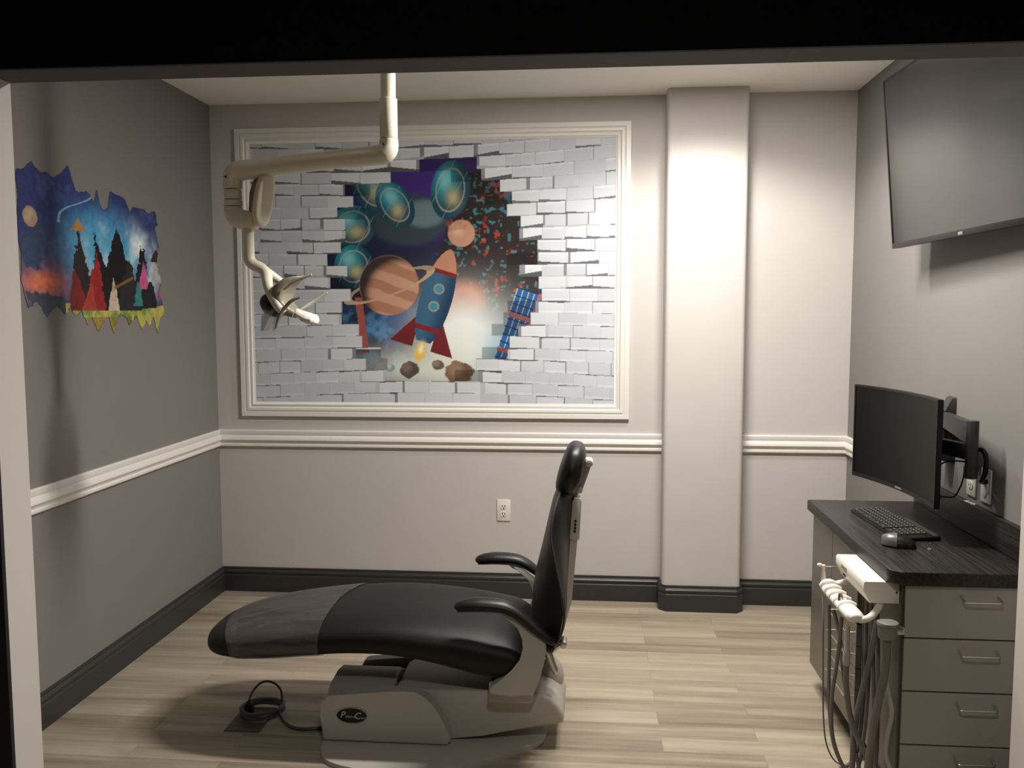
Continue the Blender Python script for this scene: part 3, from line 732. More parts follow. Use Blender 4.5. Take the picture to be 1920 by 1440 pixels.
obj('elbow', MB().tube([(-.976, YL, 1.901), (-.975, YL, 1.885), (-.965, YL, 1.866), (-.945, YL, 1.856), (-.92, YL, 1.853), (-.893, YL, 1.853)], [.0325, .034, .036, .036, .0345, .034], 24), 'cream', ol, None, 60)
# oblong housing beside the elbow, tilted, seen edge on
def pill(c, hw, hh, t0, t1, nrm, upv, round_=.35):
    nrm = Vector(nrm).normalized(); upv = Vector(upv).normalized(); side = upv.cross(nrm).normalized(); upv = nrm.cross(side)
    mb = MB(); rings = []
    for t, k in ((t0, .92), (t0+.004, 1.), (t1-.014, 1.0), (t1-.005, .93), (t1-.001, .8), (t1, .55)):
        ring = []
        for q in [2*PI*j/36 for j in range(36)]:
            f = lambda s: math.copysign(abs(s)**.8, s)
            ring.append(tuple(Vector(c) + nrm*t + side*hw*k*f(math.cos(q)) + upv*(hh-(1-k)*hw)*f(math.sin(q))))
        rings.append(ring)
    return mb.loft(rings)
nrm = (.80, -.58, -.10); upv = (.26, 0, 1)
obj('joint_housing', pill((-.868, YL, 1.925), .038, .100, 0, .028, nrm, upv), 'cream', ol, 'cream oblong joint cover', 60)
obj('joint_backing', pill((-.870, YL, 1.925), .034, .094, -.014, .001, nrm, upv), 'cream_dark', ol, None, 60)
obj('joint_backing', MB().tube([(-.913, YL+.03, 1.86), (-.905, YL+.03, 1.95), (-.893, YL+.03, 2.005)], [.018, .02, .012], 14), 'cream_dark', ol)
obj('drop_tube', MB().tube([(-.922, YL, 1.845), (-.922, YL, 1.80), (-.922, YL, 1.728), (-.918, YL, 1.706), (-.905, YL, 1.692), (-.885, YL, 1.683), (-.868, YL, 1.675)], [.0205, .0205, .0205, .021, .021, .0205, .019], 20), 'cream', ol)
yk = MB().tube([(-.872, YL, 1.677), (-.855, YL-.008, 1.655), (-.838, YL-.04, 1.615), (-.815, YL-.06, 1.572), (-.79, YL-.066, 1.535), (-.772, YL-.064, 1.516)], [.019, .021, .018, .016, .015, .012], 16)
yk.tube([(-.868, YL, 1.672), (-.848, YL+.02, 1.655), (-.815, YL+.055, 1.625), (-.79, YL+.06, 1.60)], [.018, .017, .013, .012], 14)
obj('yoke', yk, 'cream', ol, None, 60)
# lamp head: a C-shaped shell
def band(path, hw, th):
    rings = []
    for i, (x, z) in enumerate(path):
        a = Vector(path[max(i-1, 0)]); b = Vector(path[min(i+1, len(path)-1)]); d = (b-a).normalized(); n = Vector((-d.y, d.x))
        h_ = hw[i]; t = th[i]; ring = []
        for q in [2*PI*k/20 for k in range(20)]:
            f = lambda s: math.copysign(abs(s)**.55, s)
            ring.append((x + n.x*t*f(math.sin(q)), YL + h_*f(math.cos(q)), z + n.y*t*f(math.sin(q))))
        rings.append(ring)
    return MB().loft(rings)
cp = [(-.716, 1.648), (-.742, 1.642), (-.77, 1.628), (-.795, 1.602), (-.804, 1.572), (-.795, 1.545), (-.772, 1.525), (-.745, 1.512)]
obj('lamp_head', band(cp, [.03, .055, .068, .075, .075, .072, .064, .05], [.003, .008, .016, .024, .027, .026, .021, .015]), 'cream_dark', ol, None, 60)
obj('reflector_shell', MB().ellipsoid((-.832, YL, 1.545), .052, .070, .040, Matrix.Rotation(math.radians(38), 3, 'Y')), 'dark_metal', ol, 'dark rear shell')
obj('nose', MB().tube([(-.752, YL, 1.524), (-.73, YL, 1.510), (-.705, YL, 1.498), (-.682, YL, 1.492), (-.672, YL, 1.492)], [.010, .017, .021, .020, .010], 18, sy=2.5), 'white_plastic', ol, 'white rounded nose with a switch')
obj('switch', MB().ellipsoid((-.712, YL-.036, 1.492), .014, .006, .006, Matrix.Rotation(math.radians(25), 3, 'Y')), 'black_plastic', ol)
lens = MB().prism([(-.842, 1.535), (-.806, 1.530), (-.835, 1.486), (-.853, 1.452), (-.862, 1.452), (-.858, 1.50)], 'y', YL-.062, YL-.058).prism([(-.842, 1.535), (-.806, 1.530), (-.835, 1.486), (-.853, 1.452), (-.862, 1.452), (-.858, 1.50)], 'y', YL+.058, YL+.062)
lens.prism([(-.842, 1.535), (-.838, 1.537), (-.858, 1.452), (-.862, 1.452)], 'y', YL-.06, YL+.06)
obj('lens_shield', lens, 'clear', ol, 'clear plastic lens shield')
for pts in ([(-.768, YL-.072, 1.600), (-.735, YL-.076, 1.622), (-.70, YL-.078, 1.638), (-.664, YL-.078, 1.652)], [(-.712, YL-.066, 1.572), (-.742, YL-.070, 1.560), (-.772, YL-.072, 1.528), (-.790, YL-.076, 1.492), (-.798, YL-.078, 1.462)], [(-.752, YL+.058, 1.528), (-.728, YL+.068, 1.545), (-.70, YL+.074, 1.562), (-.655, YL+.077, 1.592)]):
    obj('handle', MB().tube(pts, [.004] + [.0065]*(len(pts)-2) + [.0035], 10), 'cream_dark' if len(pts) == 5 else 'cream', ol)

# ------------------------------------------------------------------ cabinets, worktop
XF = 1.215
def bar_handle(parent, p0, p1, out, r=.0028):
    p0 = Vector(p0); p1 = Vector(p1); o = Vector(out); d = (p1-p0).normalized()
    obj('handle', MB().tube([p0, p0+o*.82, p0+o+d*.006, p0+o+d*.014, p1+o-d*.014, p1+o-d*.006, p1+o*.82, p1], r, 10, 3), 'steel', parent, 'thin steel bow handle')
ca = thing('base_cabinet', (1.42, -1.28, 0), 'grey cabinet with shallow drawers below the keyboard end of the worktop', 'cabinet')
obj('carcass', MB().box(XF+.018, XR, -1.568, -.985, .10, .724), 'laminate_side', ca)
obj('toe_kick', MB().box(XF+.09, XR, -1.568, -1.0, 0, .10), 'laminate_edge', ca)
obj('face_panel', MB().box(XF, XF+.018, -1.258, -.985, .10, .722, .001, 1), 'laminate_side', ca)
obj('top_rail', MB().box(XF, XF+.018, -1.568, -1.262, .475, .722, .001, 1), 'laminate_side', ca)
for z in (.395, .319, .243, .10):
    d = obj('drawer', MB().box(XF, XF+.018, -1.568, -1.262, z, z+(.074 if z > .2 else .141), .001, 1), 'laminate_side', ca)
    zh = z + .035 if z > .2 else .205
    bar_handle(d, (XF, -1.305, zh), (XF, -1.53, zh), (-.022, 0, 0))
cb = thing('drawer_cabinet', (1.42, -1.75, 0), 'grey cabinet with four wide drawers at the doorway end', 'cabinet')
obj('carcass', MB().box(XF+.0215, XR, -1.902, -1.572, .09, .724), 'laminate_side', cb)
obj('toe_kick', MB().box(XF+.06, XR, -1.86, -1.572, 0, .09), 'laminate_edge', cb)
obj('edge_strip', MB().box(XF+.0215, XF+.034, -1.914, -1.902, .09, .724), 'laminate_edge', cb)
zs = [.7225, .562, .4005, .2365, .092]
for a, b in zip(zs, zs[1:]):
    d = obj('drawer', MB().box(1.243, XR-.004, -1.922, -1.904, b+.0025, a-.0025, .0012, 1), 'laminate', cb)
    bar_handle(d, (1.398, -1.922, a-.030), (1.502, -1.922, a-.030), (0, -.030, -.010), .003)
# worktop with one rounded corner
cr = .045
pts = [(XR, -.965), (1.200, -.965), (1.193, -.972), (1.193, -1.94+cr)]
for k in range(1, 8): a = PI + k*PI/16; pts.append((1.193+cr+cr*math.cos(a), -1.94+cr+cr*math.sin(a)))
pts += [(1.193+cr, -1.94), (XR, -1.94)]
wt = obj('worktop', MB().prism(pts, 'z', .7255, .765, .003), 'counter')
tag(wt, 'dark wood-grain worktop with a rounded corner running along the right wall', 'countertop')
obj('backsplash', MB().box(XR-.019, XR, -1.94, -.965, .765, .868, .0015, 1), 'counter', wt)
chips = MB()
for k in range(34):
    y = -1.44 + random.gauss(0, .016); x = XR-.010+random.uniform(-.008, .008); s = random.uniform(.0012, .004)
    chips.ellipsoid((x, y, .868), s, s*1.6, s*.35, seg=6)
obj('chipped_edge', chips, 'chip', wt, 'white paint chips along the edge')

# ------------------------------------------------------------------ delivery unit
du = thing('delivery_unit', (1.17, -1.74, .59), 'white dental instrument unit hung on the cabinet side', 'dental unit')
obj('housing', MB().prism([(1.135, .721), (1.2355, .721), (1.2355, .655), (1.150, .655), (1.131, .692), (1.131, .715)], 'y', -1.895, -1.60, .004, 2), 'white_plastic', du)
obj('screw', MB().cyl((1.226, -1.8945, .690), (1.226, -1.8975, .690), .003, 10), 'hole', du)
for k in range(2):
    obj('gauge_window', MB().box(1.1395, 1.1425, -1.665-.014*k, -1.657-.014*k, .668, .680), 'hole', du)
mk = MB()
place_text(mk, 'A-dec', .012, (1.1306, -1.70, .702), (0, -1, 0), (0, 0, 1)) if False else mk.box(1.1302, 1.1312, -1.725, -1.705, .695, .708)
for k in range(4): mk.box(1.1302, 1.1312, -1.70+.009*k, -1.695+.009*k, .697, .707)
obj('maker_mark', mk, 'canister', du)
hb = MB().tube([(1.107, -1.588, .612), (1.106, -1.60, .612), (1.105, -1.63, .612), (1.104, -1.76, .615), (1.103, -1.88, .618), (1.103, -1.915, .619), (1.103, -1.932, .619)], [.008, .015, .0175, .0185, .019, .018, .010], 20, sy=1.45)
obj('instrument_holder', hb, 'white_plastic', du, None, 60)
obj('instrument_holder_cradles', MB(), 'white_plastic', du) if False else None
for k in range(5):
    y = -1.625 - .052*k
    obj('holder_cradle', MB().tube([(1.078, y, .618), (1.090, y, .630), (1.108, y, .633), (1.128, y, .626)], [.006, .010, .0105, .008], 10), 'white_plastic', du, None, 60)
for (y0, y1) in ((-1.60, -1.62), (-1.925, -1.86)):
    obj('support_arm', MB().tube([(1.112, y0, .614), (1.140, y0+.005, .618), (1.172, (y0+y1)/2, .634), (1.200, y1, .655)], [.010, .0105, .010, .010], 14), 'white_plastic', du)
can = thing('solids_canister', (1.190, -1.935, .566), 'grey cylindrical canister clipped under the white instrument unit', 'canister')
obj('body', MB().lathe([(.0, 0), (.024, 0), (.0275, .006), (.0275, .040), (.0, .040)], (1.190, -1.935, .566)), 'canister', can)
obj('lid', MB().lathe([(.0, .012), (.020, .012), (.0295, .008), (.0305, 0), (.0, 0)], (1.190, -1.935, .606)), 'canister', can, 'paler rimmed lid')
obj('clip', MB().box(1.216, 1.236, -1.942, -1.914, .578, .600, .002), 'steel', can, 'steel clip')

def hose(name, pts, r, m, label, cat='hose', group='hoses under the instrument unit'):
    o = obj(name, MB().tube(pts, r, 10, 6), m); return tag(o, label, cat, group)
# air water syringe standing in the holder
sy = thing('air_water_syringe', (1.092, -1.603, .60), 'white syringe with a bent chrome tip standing at the far end of the holder', 'dental syringe', 'instruments in the holder')
obj('body', MB().tube([(1.094, -1.606, .618), (1.093, -1.606, .64), (1.091, -1.606, .668), (1.090, -1.606, .684)], [.009, .008, .0055, .007], 14), 'white_plastic', sy)
obj('button', MB().ellipsoid((1.079, -1.606, .684), .009, .007, .006), 'white_plastic', sy)
obj('tip', MB().tube([(1.094, -1.606, .681), (1.125, -1.606, .679), (1.136, -1.61, .677), (1.160, -1.65, .667)], .0022, 8, 3), 'chrome', sy, 'thin chrome tip')
obj('hose', MB().tube([(1.093, -1.600, .578), (1.086, -1.640, .52), (1.085, -1.65, .445), (1.089, -1.65, .30), (1.094, -1.65, .174), (1.107, -1.655, .085), (1.14, -1.665, .035), (1.185, -1.69, .06), (1.195, -1.70, .2), (1.195, -1.70, .50), (1.19, -1.70, .652)], .0026, 8, 5), 'hose', sy)
hp = thing('dental_handpiece', (1.092, -1.80, .58), 'chrome handpiece tip rising from the white holder', 'dental handpiece', 'instruments in the holder')
obj('body', MB().tube([(1.097, -1.80, .600), (1.094, -1.80, .628), (1.092, -1.80, .648), (1.091, -1.80, .654)], [.010, .0095, .0065, .004], 14), 'steel', hp)
obj('clip', MB().tube([(1.106, -1.803, .618), (1.114, -1.803, .630), (1.110, -1.803, .638)], .0035, 8), 'steel', hp)
obj('hose', MB().tube([(1.098, -1.80, .575), (1.097, -1.79, .50), (1.098, -1.76, .40), (1.090, -1.75, .29), (1.10, -1.75, .15), (1.15, -1.77, .05), (1.205, -1.80, .10), (1.203, -1.80, .30), (1.195, -1.79, .52), (1.19, -1.78, .65)], .006, 10, 5), 'hose', hp)
ev = thing('suction_handpiece', (1.092, -1.87, .44), 'grey suction handpiece hanging below the near end of the holder', 'suction handpiece', 'instruments in the holder')
obj('body', MB().lathe([(.0, 0), (.0095, 0), (.011, .01), (.011, .035), (.008, .05), (.0075, .12), (.0, .12)], (1.094, -1.875, .455)), 'hose_light', ev)
obj('lever', MB().tube([(1.083, -1.884, .500), (1.078, -1.886, .51), (1.081, -1.886, .522)], .003, 8), 'chrome', ev)
obj('hose', MB().tube([(1.094, -1.875, .46), (1.096, -1.875, .39), (1.112, -1.875, .29), (1.145, -1.885, .205), (1.19, -1.925, .125), (1.25, -1.97, .06), (1.31, -2.0, .02)], .0085, 12, 5), 'hose', ev)
H_ = [
 ('instrument_hose', [(1.092, -1.68, .575), (1.097, -1.68, .45), (1.099, -1.68, .314), (1.105, -1.68, .207), (1.118, -1.69, .11), (1.15, -1.71, .04), (1.185, -1.73, .06), (1.20, -1.75, .3), (1.197, -1.76, .64)], .0058, 'hose', 'slim grey hose hanging left of the other thick hoses'),
 ('instrument_hose', [(1.092, -1.73, .575), (1.108, -1.75, .50), (1.118, -1.77, .38), (1.135, -1.80, .24), (1.15, -1.82, .14), (1.175, -1.83, .06), (1.204, -1.83, .12), (1.2045, -1.83, .35), (1.196, -1.82, .64)], .0062, 'hose', 'grey hose crossing behind the suction handpiece'),
 ('suction_hose', [(1.190, -1.935, .570), (1.188, -1.93, .46), (1.172, -1.928, .36), (1.160, -1.925, .25), (1.152, -1.92, .14), (1.152, -1.92, .04), (1.154, -1.92, .012)], .0115, 'hose', 'thickest grey hose dropping from the canister to the floor'),
 ('suction_hose', [(1.172, -1.895, .60), (1.165, -1.87, .48), (1.150, -1.85, .36), (1.135, -1.84, .25), (1.132, -1.84, .12), (1.135, -1.84, .03), (1.135, -1.84, .011)], .0085, 'hose', 'grey hose dropping straight down just left of the canister hose'),
 ('drain_hose', [(1.196, -1.91, .47), (1.203, -1.915, .40), (1.213, -1.93, .34), (1.202, -1.93, .26), (1.200, -1.93, .205), (1.222, -1.935, .15), (1.27, -1.945, .095), (1.32, -1.96, .06)], .0065, 'hose_light', 'pale curling hose in front of the drawer cabinet edge'),
 ('instrument_hose', [(1.222, -1.66, .652), (1.218, -1.66, .5), (1.215, -1.665, .3), (1.21, -1.66, .15), (1.19, -1.655, .04), (1.15, -1.65, .0105)], .007, 'hose', 'dark grey hose falling from the underside of the white unit'),
]
for n_, p_, r_h, m_, l_ in H_: hose(n_, p_, r_h, m_, l_)

# ------------------------------------------------------------------ television
A = Vector((1.4985, -.95, 1.7625)); B = Vector((1.4415, -.95, 2.4035))
up = (B-A).normalized(); al = Vector((.05, -1.0, 0)); al = (al - up*al.dot(up)).normalized(); nn = al.cross(up)   # nn points to the wall
if nn.x < 0: nn = -nn
TW, TH = 1.12, (B-A).length
mw = Matrix((( al.x, up.x, nn.x, A.x), (al.y, up.y, nn.y, A.y), (al.z, up.z, nn.z, A.z), (0, 0, 0, 1)))
tv = thing('wall_mounted_television', None, 'large dark flat television tilted down high on the right wall', 'television', mw=mw)
# local: x along the set, y up, z towards the wall
obj('housing', MB().box(0, TW, 0, TH, .002, .030, .003), 'black_plastic', tv)
obj('rear_bulge', MB().box(.18, TW-.18, .08, TH-.16, .030, .052, .006), 'black_plastic', tv)
bz = MB(); bz.box(0, TW, 0, .020, -.004, .004, .001); bz.box(0, TW, TH-.009, TH, -.004, .004, .001); bz.box(0, .009, .02, TH-.009, -.004, .004, .001); bz.box(TW-.009, TW, .02, TH-.009, -.004, .004, .001)
obj('bezel', bz, 'black_plastic', tv)
obj('screen', MB().box(.008, TW-.008, .018, TH-.008, -.001, .003), 'screen', tv)
lg = place_text(MB(), 'onn', .020, (.56, .0105, -.0045), (1, 0, 0), (0, 1, 0), extrude=.0002)
obj('logo', lg, 'letter', tv)
wmk = MB().box(TW/2-.2, TW/2+.2, TH/2-.12, TH/2+.12, .052, .060)
wc = mw @ Vector((TW/2, TH/2, .06))
obj('wall_bracket', wmk, 'mount_metal', tv)
iv = mw.inverted()
ab = MB().box(wc.x-.004, XR, wc.y-.10, wc.y+.10, wc.z-.03, wc.z+.03).box(XR-.012, XR, wc.y-.2, wc.y+.2, wc.z-.11, wc.z+.11)
abo = bpy.data.objects.new('wall_arm', new_mesh('wall_arm', ab, 'mount_metal')); COL.objects.link(abo)
abo.parent = tv; abo.matrix_parent_inverse = iv

# ------------------------------------------------------------------ monitor on its wall arm
F0 = Vector((1.347, -1.030, .8805)); F1 = Vector((1.430, -1.622, .8795)); MWd = (F1-F0).length; MH = .356
al = Vector((F1.x-F0.x, F1.y-F0.y, 0)).normalized(); nn = Vector((-al.y, al.x, 0)); 
if nn.x < 0: nn = -nn
mw = Matrix(((al.x, 0, nn.x, F0.x), (al.y, 0, nn.y, F0.y), (0, 1, 0, F0.z), (0, 0, 0, 1)))
mo = thing('computer_monitor', None, 'black curved computer monitor held over the worktop', 'monitor', mw=mw)
def arc(x): t = 2*x/MWd-1; return .034*(1-t*t)
def curved(x0, x1, y0, y1, t0, t1, n=28):
    rings = []
    for k in range(n+1):
        x = x0 + (x1-x0)*k/n; a = arc(x)
        rings.append([(x, y0, a+t0), (x, y1, a+t0), (x, y1, a+t1), (x, y0, a+t1)])
    return MB().loft(rings)
obj('housing', curved(0, MWd, 0, MH, .002, .018), 'black_plastic', mo)
obj('rear_housing', curved(.1, MWd-.1, .06, MH-.06, .018, .042), 'black_plastic', mo)
bz = curved(0, MWd, 0, .016, -.002, .003); 
for q in (curved(0, MWd, MH-.007, MH, -.002, .003), curved(0, .007, .016, MH-.007, -.002, .003, 2), curved(MWd-.007, MWd, .016, MH-.007, -.002, .003, 2)): bz.raw(q.v, q.f)
obj('bezel', bz, 'black_plastic', mo)
obj('screen', curved(.006, MWd-.006, .015, MH-.006, 0, .0025), 'monitor_screen', mo)
obj('bottom_trim', curved(.0, MWd, -.0018, .0, .004, .010), 'steel', mo, 'bright lower edge')
lg = place_text(MB(), 'SAMSUNG', .009, (0, 0, 0), (1, 0, 0), (0, 1, 0), extrude=.0002, space=1.1)
lg.v = [(MWd/2 + x, y+.0085, arc(MWd/2)-.0025+z) for x, y, z in lg.v]
obj('logo', lg, 'letter', mo)
mt = thing('swivel_wall_mount', (XR, -1.25, 1.0), 'black swivel wall arm behind the curved monitor', 'monitor mount')
pl = MB()
pl.loft([[(XR, -1.285, z0), (XR, -1.215, z0), (XR-d0, -1.225, z0), (XR-d0, -1.275, z0)] for z0, d0 in ((1.005, .012), (1.02, .022), (1.14, .022), (1.162, .034), (1.205, .014), (1.212, .006))])
obj('wall_plate', pl, 'mount_metal', mt)
obj('cable_cover', MB().loft([[(XR-.002, -1.29, z), (XR-.002, -1.21, z), (XR-d, -1.215, z), (XR-d, -1.285, z)] for z, d in ((.975, .012), (.985, .05), (1.03, .045), (1.05, .02))]), 'mount_metal', mt)
PV = Vector((1.535, -1.63, 0))
def arm_bar(mb, a, b, z0, z1, hw, bev=.006):
    a = Vector((a[0], a[1], 0)); b = Vector((b[0], b[1], 0)); d = (b-a).normalized(); s = Vector((-d.y, d.x, 0))*hw
    return mb.loft([[tuple(a+s+Vector((0, 0, z0[0]))), tuple(a-s+Vector((0, 0, z0[0]))), tuple(a-s+Vector((0, 0, z1[0]))), tuple(a+s+Vector((0, 0, z1[0])))],
                    [tuple(b+s+Vector((0, 0, z0[1]))), tuple(b-s+Vector((0, 0, z0[1]))), tuple(b-s+Vector((0, 0, z1[1]))), tuple(b+s+Vector((0, 0, z1[1])))]])
obj('upper_arm', arm_bar(MB(), (XR-.03, -1.25), (PV.x, PV.y), (1.108, 1.095), (1.158, 1.165), .013).cyl((XR-.03, -1.25, 1.02), (XR-.03, -1.25, 1.162), .017, 18), 'mount_metal', mt)
obj('pivot_post', MB().cyl((PV.x, PV.y, .985), (PV.x, PV.y, 1.172), .019, 20, .003), 'mount_metal', mt)
BM = mw @ Vector((MWd/2, MH/2, arc(MWd/2)+.05))
obj('forearm', arm_bar(MB(), (PV.x, PV.y), (BM.x, BM.y), (1.045, 1.04), (1.095, 1.085), .013), 'mount_metal', mt)
sh = MB().box(MWd/2-.055, MWd/2+.055, MH/2-.055, MH/2+.055, arc(MWd/2)+.040, arc(MWd/2)+.058)
sh.v = [tuple(mw @ Vector(p)) for p in sh.v]
obj('screen_plate', sh, 'mount_metal', mt)
# cables and outlets on the right wall
def wall_plate(t, y, z, xw=XR, nx=-1):
    obj('plate', MB().box(*( (xw-.006, xw) if nx < 0 else (xw, xw+.006)), y-.035, y+.035, z-.057, z+.057, .0025), 'outlet', t)
ob = thing('wall_outlet', (XR, -1.437, .89), 'white outlet on the right wall beside the cable plate', 'outlet', 'wall outlets')
wall_plate(ob, -1.437, .946)
for dz in (.019, -.019):
    rc = obj('receptacle', MB().prism([(-1.437+.0165*math.cos(2*PI*k/24), .946+dz+max(-.013, min(.013, .0165*math.sin(2*PI*k/24)))) for k in range(24)], 'x', XR-.0085, XR-.005), 'outlet', ob)
    obj('slots', MB().box(XR-.0092, XR-.0083, -1.445, -1.4425, .942+dz, .951+dz).box(XR-.0092, XR-.0083, -1.4315, -1.429, .942+dz, .951+dz).cyl((XR-.0092, -1.437, .9365+dz), (XR-.0083, -1.437, .9365+dz), .0025, 10), 'hole', rc)
cpn = thing('cable_plate', (XR, -1.545, .89), 'white plate with a cable hood on the right wall nearer the doorway', 'wall plate')
wall_plate(cpn, -1.545, .946)
obj('hood', MB().prism([(-1.569, .955), (-1.521, .955), (-1.525, .935), (-1.534, .915), (-1.545, .906), (-1.556, .915), (-1.565, .935)], 'x', XR-.010, XR-.0055, .002), 'outlet', cpn)
obj('opening', MB().box(XR-.0072, XR-.0055, -1.562, -1.528, .956, .968), 'hole', cpn)
tag(obj('cable_bundle', MB().tube([(PV.x+.012, PV.y+.02, 1.075), (PV.x+.03, PV.y-.005, 1.078), (PV.x+.04, PV.y-.012, 1.05), (PV.x+.045, PV.y+.005, 1.0), (1.590, -1.58, .968), (1.612, -1.552, .958), (1.622, -1.545, .958)], .008, 12, 5), 'black_plastic'), 'thick black cable dropping from the wall arm into the white plate', 'cable')
tag(obj('video_cable', MB().tube([(1.455, -1.56, .915), (1.475, -1.57, .912), (1.50, -1.595, .918), (1.512, -1.61, .95), (1.518, -1.62, .99), (1.522, -1.612, 1.02)], .0026, 8, 5).tube([(1.450, -1.568, .915), (1.470, -1.572, .912)], .006, 8, 1), 'black_plastic'), 'thin black cord curving below the monitor arm', 'cord')
tag(obj('power_lead', MB().tube([(1.452, -1.555, 1.0), (1.475, -1.57, 1.025), (1.50, -1.585, 1.034), (1.522, -1.612, 1.036)], .0026, 8, 5), 'black_plastic'), 'thin black cord arching close under the forearm to the monitor back', 'cord')
oo = thing('wall_outlet', (-.128, 0, .415), 'white double outlet low on the back wall behind the chair', 'outlet', 'wall outlets')
obj('plate', MB().box(-.164, -.093, -.006, 0, .4155, .5305, .0025), 'outlet', oo)
for dz in (.02, -.02):
    rc = obj('receptacle', MB().prism([(-.1285+.0165*math.cos(2*PI*k/24), .473+dz+max(-.0135, min(.0135, .0165*math.sin(2*PI*k/24)))) for k in range(24)], 'y', -.0085, -.005), 'outlet', oo)
    obj('slots', MB().box(-.1365, -.133, -.0092, -.0083, .471+dz, .481+dz).box(-.124, -.1205, -.0092, -.0083, .471+dz, .481+dz).cyl((-.1285, -.0092, .4645+dz), (-.1285, -.0083, .4645+dz), .0032, 10), 'hole', rc)

# ------------------------------------------------------------------ on the worktop
ZT = .765
mwk = Matrix.Translation((1.387, -1.375, ZT+.0006)) @ Matrix.Rotation(math.radians(3.5), 4, 'Z')
kb = thing('keyboard', None, 'black computer keyboard lying on the dark worktop', 'keyboard', mw=mwk)
# local: y runs along the keyboard (towards the doorway = right hand end), x depth, front edge at -x
obj('body', MB().prism([(-.072, .004), (-.070, .009), (.068, .016), (.072, .014), (.072, .002), (-.072, .0)], 'y', -.212, .212, .003), 'black_plastic', kb)
obj('top_strip', MB().prism([(.050, .0158), (.068, .0175), (.068, .014), (.050, .013)], 'y', -.205, .04), 'dark_metal', kb)
def zk(x): return .0095 + (x+.070)*.0475
keym = {}
u_ = .0207
for r in range(6):
    x = -.058 + r*.0183
    cols = []; y = .204
    for wd in ([1]*14 if r else [1.4, 1.2, 1.4, 5.6, 1.4, 3.0]):
        cols.append((y-wd*u_/2, wd*u_-.0028)); y -= wd*u_
    y = .204 - 14*u_ - .012
    for wd in ([1]*4 if r else [2, 1, 1]):
        cols.append((y-wd*u_*.95/2, wd*u_*.95-.0028)); y -= wd*u_*.95
    for (yc, wd) in cols:
        key = round(wd, 4)
        if key not in keym:
            mb = MB().loft([[(-.0078, -wd/2, 0), (.0078, -wd/2, 0), (.0078, wd/2, 0), (-.0078, wd/2, 0)], [(-.0066, -wd/2+.0012, .0032), (.0066, -wd/2+.0012, .0032), (.0066, wd/2-.0012, .0032), (-.0066, wd/2-.0012, .0032)]])
            nq = len(mb.f); hx = min(.0035, wd*.3)
            mb.raw([(.001, -hx*.6, .0033), (.0045, -hx*.6, .0033), (.0045, hx*.3, .0033), (.001, hx*.3, .0033)], [(0, 1, 2, 3)])
            me = new_mesh('key', mb, 'keycap'); me.materials.append(M['letter']); me.polygons[nq].material_index = 1
            keym[key] = me
        k = bpy.data.objects.new('key', keym[key]); COL.objects.link(k); k.parent = kb
        k.location = (x, yc, zk(x)+.001); k.rotation_euler = (0, -.0475, 0)
ms = thing('computer_mouse', (1.312, -1.655, ZT), 'black and silver computer mouse beside the keyboard', 'mouse')
rotm = Matrix.Rotation(math.radians(-20), 3, 'Z')
def mouse_shell(k0, k1, s, zoff):
    rings = []
    for i in range(k0, k1+1):
        t = -1 + 2*i/20; x = .052*t
        wv = .032*math.sqrt(max(1-abs(t)**2.6, .01)); hv = .036*math.sqrt(max(1-abs((t+.12)/1.12)**2.3, .01))
        ring = []
        for j in range(17):
            a = PI*j/16; ring.append((x, -wv*s*math.cos(a), zoff + hv*s*math.sin(a)**.8))
        rings.append(ring)
    mb = MB().loft(rings)
    mb.v = [tuple(Vector((1.312, -1.655, ZT)) + rotm @ Vector(p)) for p in mb.v]
    return mb
obj('base', mouse_shell(0, 20, 1., .001), 'black_plastic', ms, None, 60)
obj('shell', mouse_shell(0, 9, 1.03, .006), 'mouse_grey', ms, 'silver shell', 60)
wv = MB().cyl((0, -.004, .0), (0, .004, .0), .009, 14); wv.v = [tuple(Vector((1.312, -1.655, ZT)) + rotm @ (Vector((-.024, 0, .034)) + Vector(p))) for p in wv.v]
obj('wheel', wv, 'chrome', ms)
scw = thing('bolt', (1.397, -1.685, ZT), 'small steel bolt standing on its head on the worktop', 'bolt')
obj('head', MB().lathe([(.0, 0), (.0065, 0), (.0068, .002), (.0055, .0045), (.0, .0045)], (1.397, -1.685, ZT), seg=14), 'chrome', scw)
obj('shank', MB().cyl((1.397, -1.685, ZT+.004), (1.397, -1.685, ZT+.021), .003, 12, .0006), 'chrome', scw)

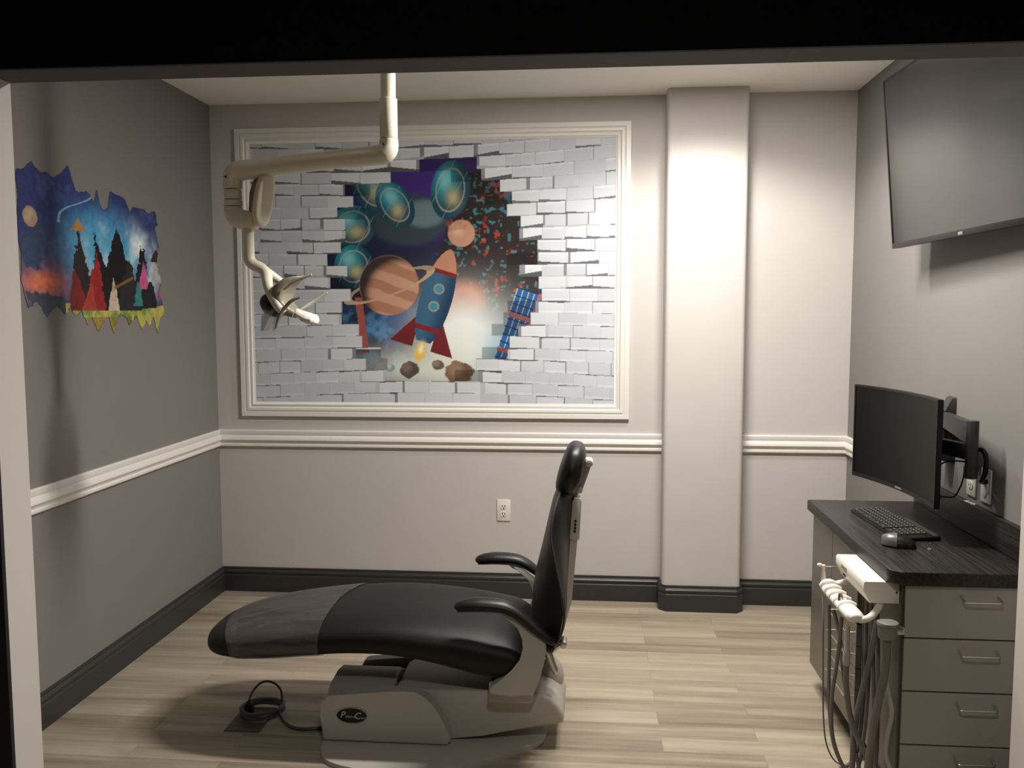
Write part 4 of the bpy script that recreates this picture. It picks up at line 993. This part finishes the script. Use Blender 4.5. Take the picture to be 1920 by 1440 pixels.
# ------------------------------------------------------------------ floor plate and coiled cord
tag(obj('floor_cover_plate', MB().prism([(-1.0, -1.56), (-.868, -1.56), (-.868, -1.37), (-1.0, -1.37)], 'z', 0, .006, .002, 1), 'brown'), 'brown square cover plate on the floor beside the chair base', 'floor plate')
pcd = thing('extension_cord', (-.90, -1.42, .006), 'grey power cord coiled on the brown floor plate', 'power cord')
ptsc = []
for k in range(0, 61):
    a = 2*PI*k/20 + .6; rr = 1 + .03*math.sin(k*1.7)
    ptsc.append((-.908+.078*rr*math.cos(a), -1.42+.072*rr*math.sin(a), .013+.008*(k/20)))
ptsc += [(-.835, -1.445, .030), (-.812, -1.475, .012), (-.775, -1.51, .0065), (-.73, -1.53, .0065), (-.68, -1.525, .0065), (-.62, -1.505, .0065)]
obj('cable', MB().tube(ptsc, .0062, 10, 2), 'cord', pcd)
obj('loop', MB().tube([(-.955, -1.43, .055), (-.952, -1.425, .075), (-.938, -1.41, .100), (-.915, -1.40, .118), (-.888, -1.395, .120), (-.862, -1.39, .105), (-.848, -1.385, .080), (-.845, -1.385, .050), (-.852, -1.385, .030)], .0042, 10, 4), 'cord', pcd, 'thin cord standing in a loop')
obj('plug', MB().prism([(-.967, .012), (-.940, .012), (-.941, .048), (-.947, .060), (-.960, .060), (-.966, .048)], 'y', -1.448, -1.42, .003), 'black_plastic', pcd, 'black plug')

# ------------------------------------------------------------------ camera, world, view
p, y, r = -.084, .0881, -.0017
cy, sy_ = math.cos(y), math.sin(y); cp, sp_ = math.cos(p), math.sin(p)
right = Vector((cy, sy_, 0)); fwd = Vector((-sy_*cp, cy*cp, sp_)); upv = right.cross(fwd)
R0 = math.cos(r)*right + math.sin(r)*upv; U0 = -math.sin(r)*right + math.cos(r)*upv
cam = bpy.data.cameras.new('camera'); co = bpy.data.objects.new('camera', cam); COL.objects.link(co)
cam.sensor_width = 36; cam.lens = 1623.2/1920*36; cam.clip_start = .05
co.matrix_world = Matrix(((R0.x, U0.x, -fwd.x, .3128), (R0.y, U0.y, -fwd.y, -4.4878), (R0.z, U0.z, -fwd.z, 1.5221), (0, 0, 0, 1)))
sc.camera = co
wd = bpy.data.worlds.new('world'); sc.world = wd; wd.use_nodes = True
wd.node_tree.nodes['Background'].inputs['Color'].default_value = (.45, .5, .8, 1)
wd.node_tree.nodes['Background'].inputs['Strength'].default_value = .006
sc.view_settings.view_transform = 'Standard'; sc.view_settings.look = 'None'
sc.view_settings.exposure = -.43; sc.view_settings.gamma = 1.
sc.view_settings.use_curve_mapping = False
bpy.context.view_layer.update()
sc.cycles.use_denoising = True
sc.cycles.max_bounces = 10; sc.cycles.diffuse_bounces = 6
sc.cycles.sample_clamp_indirect = 6
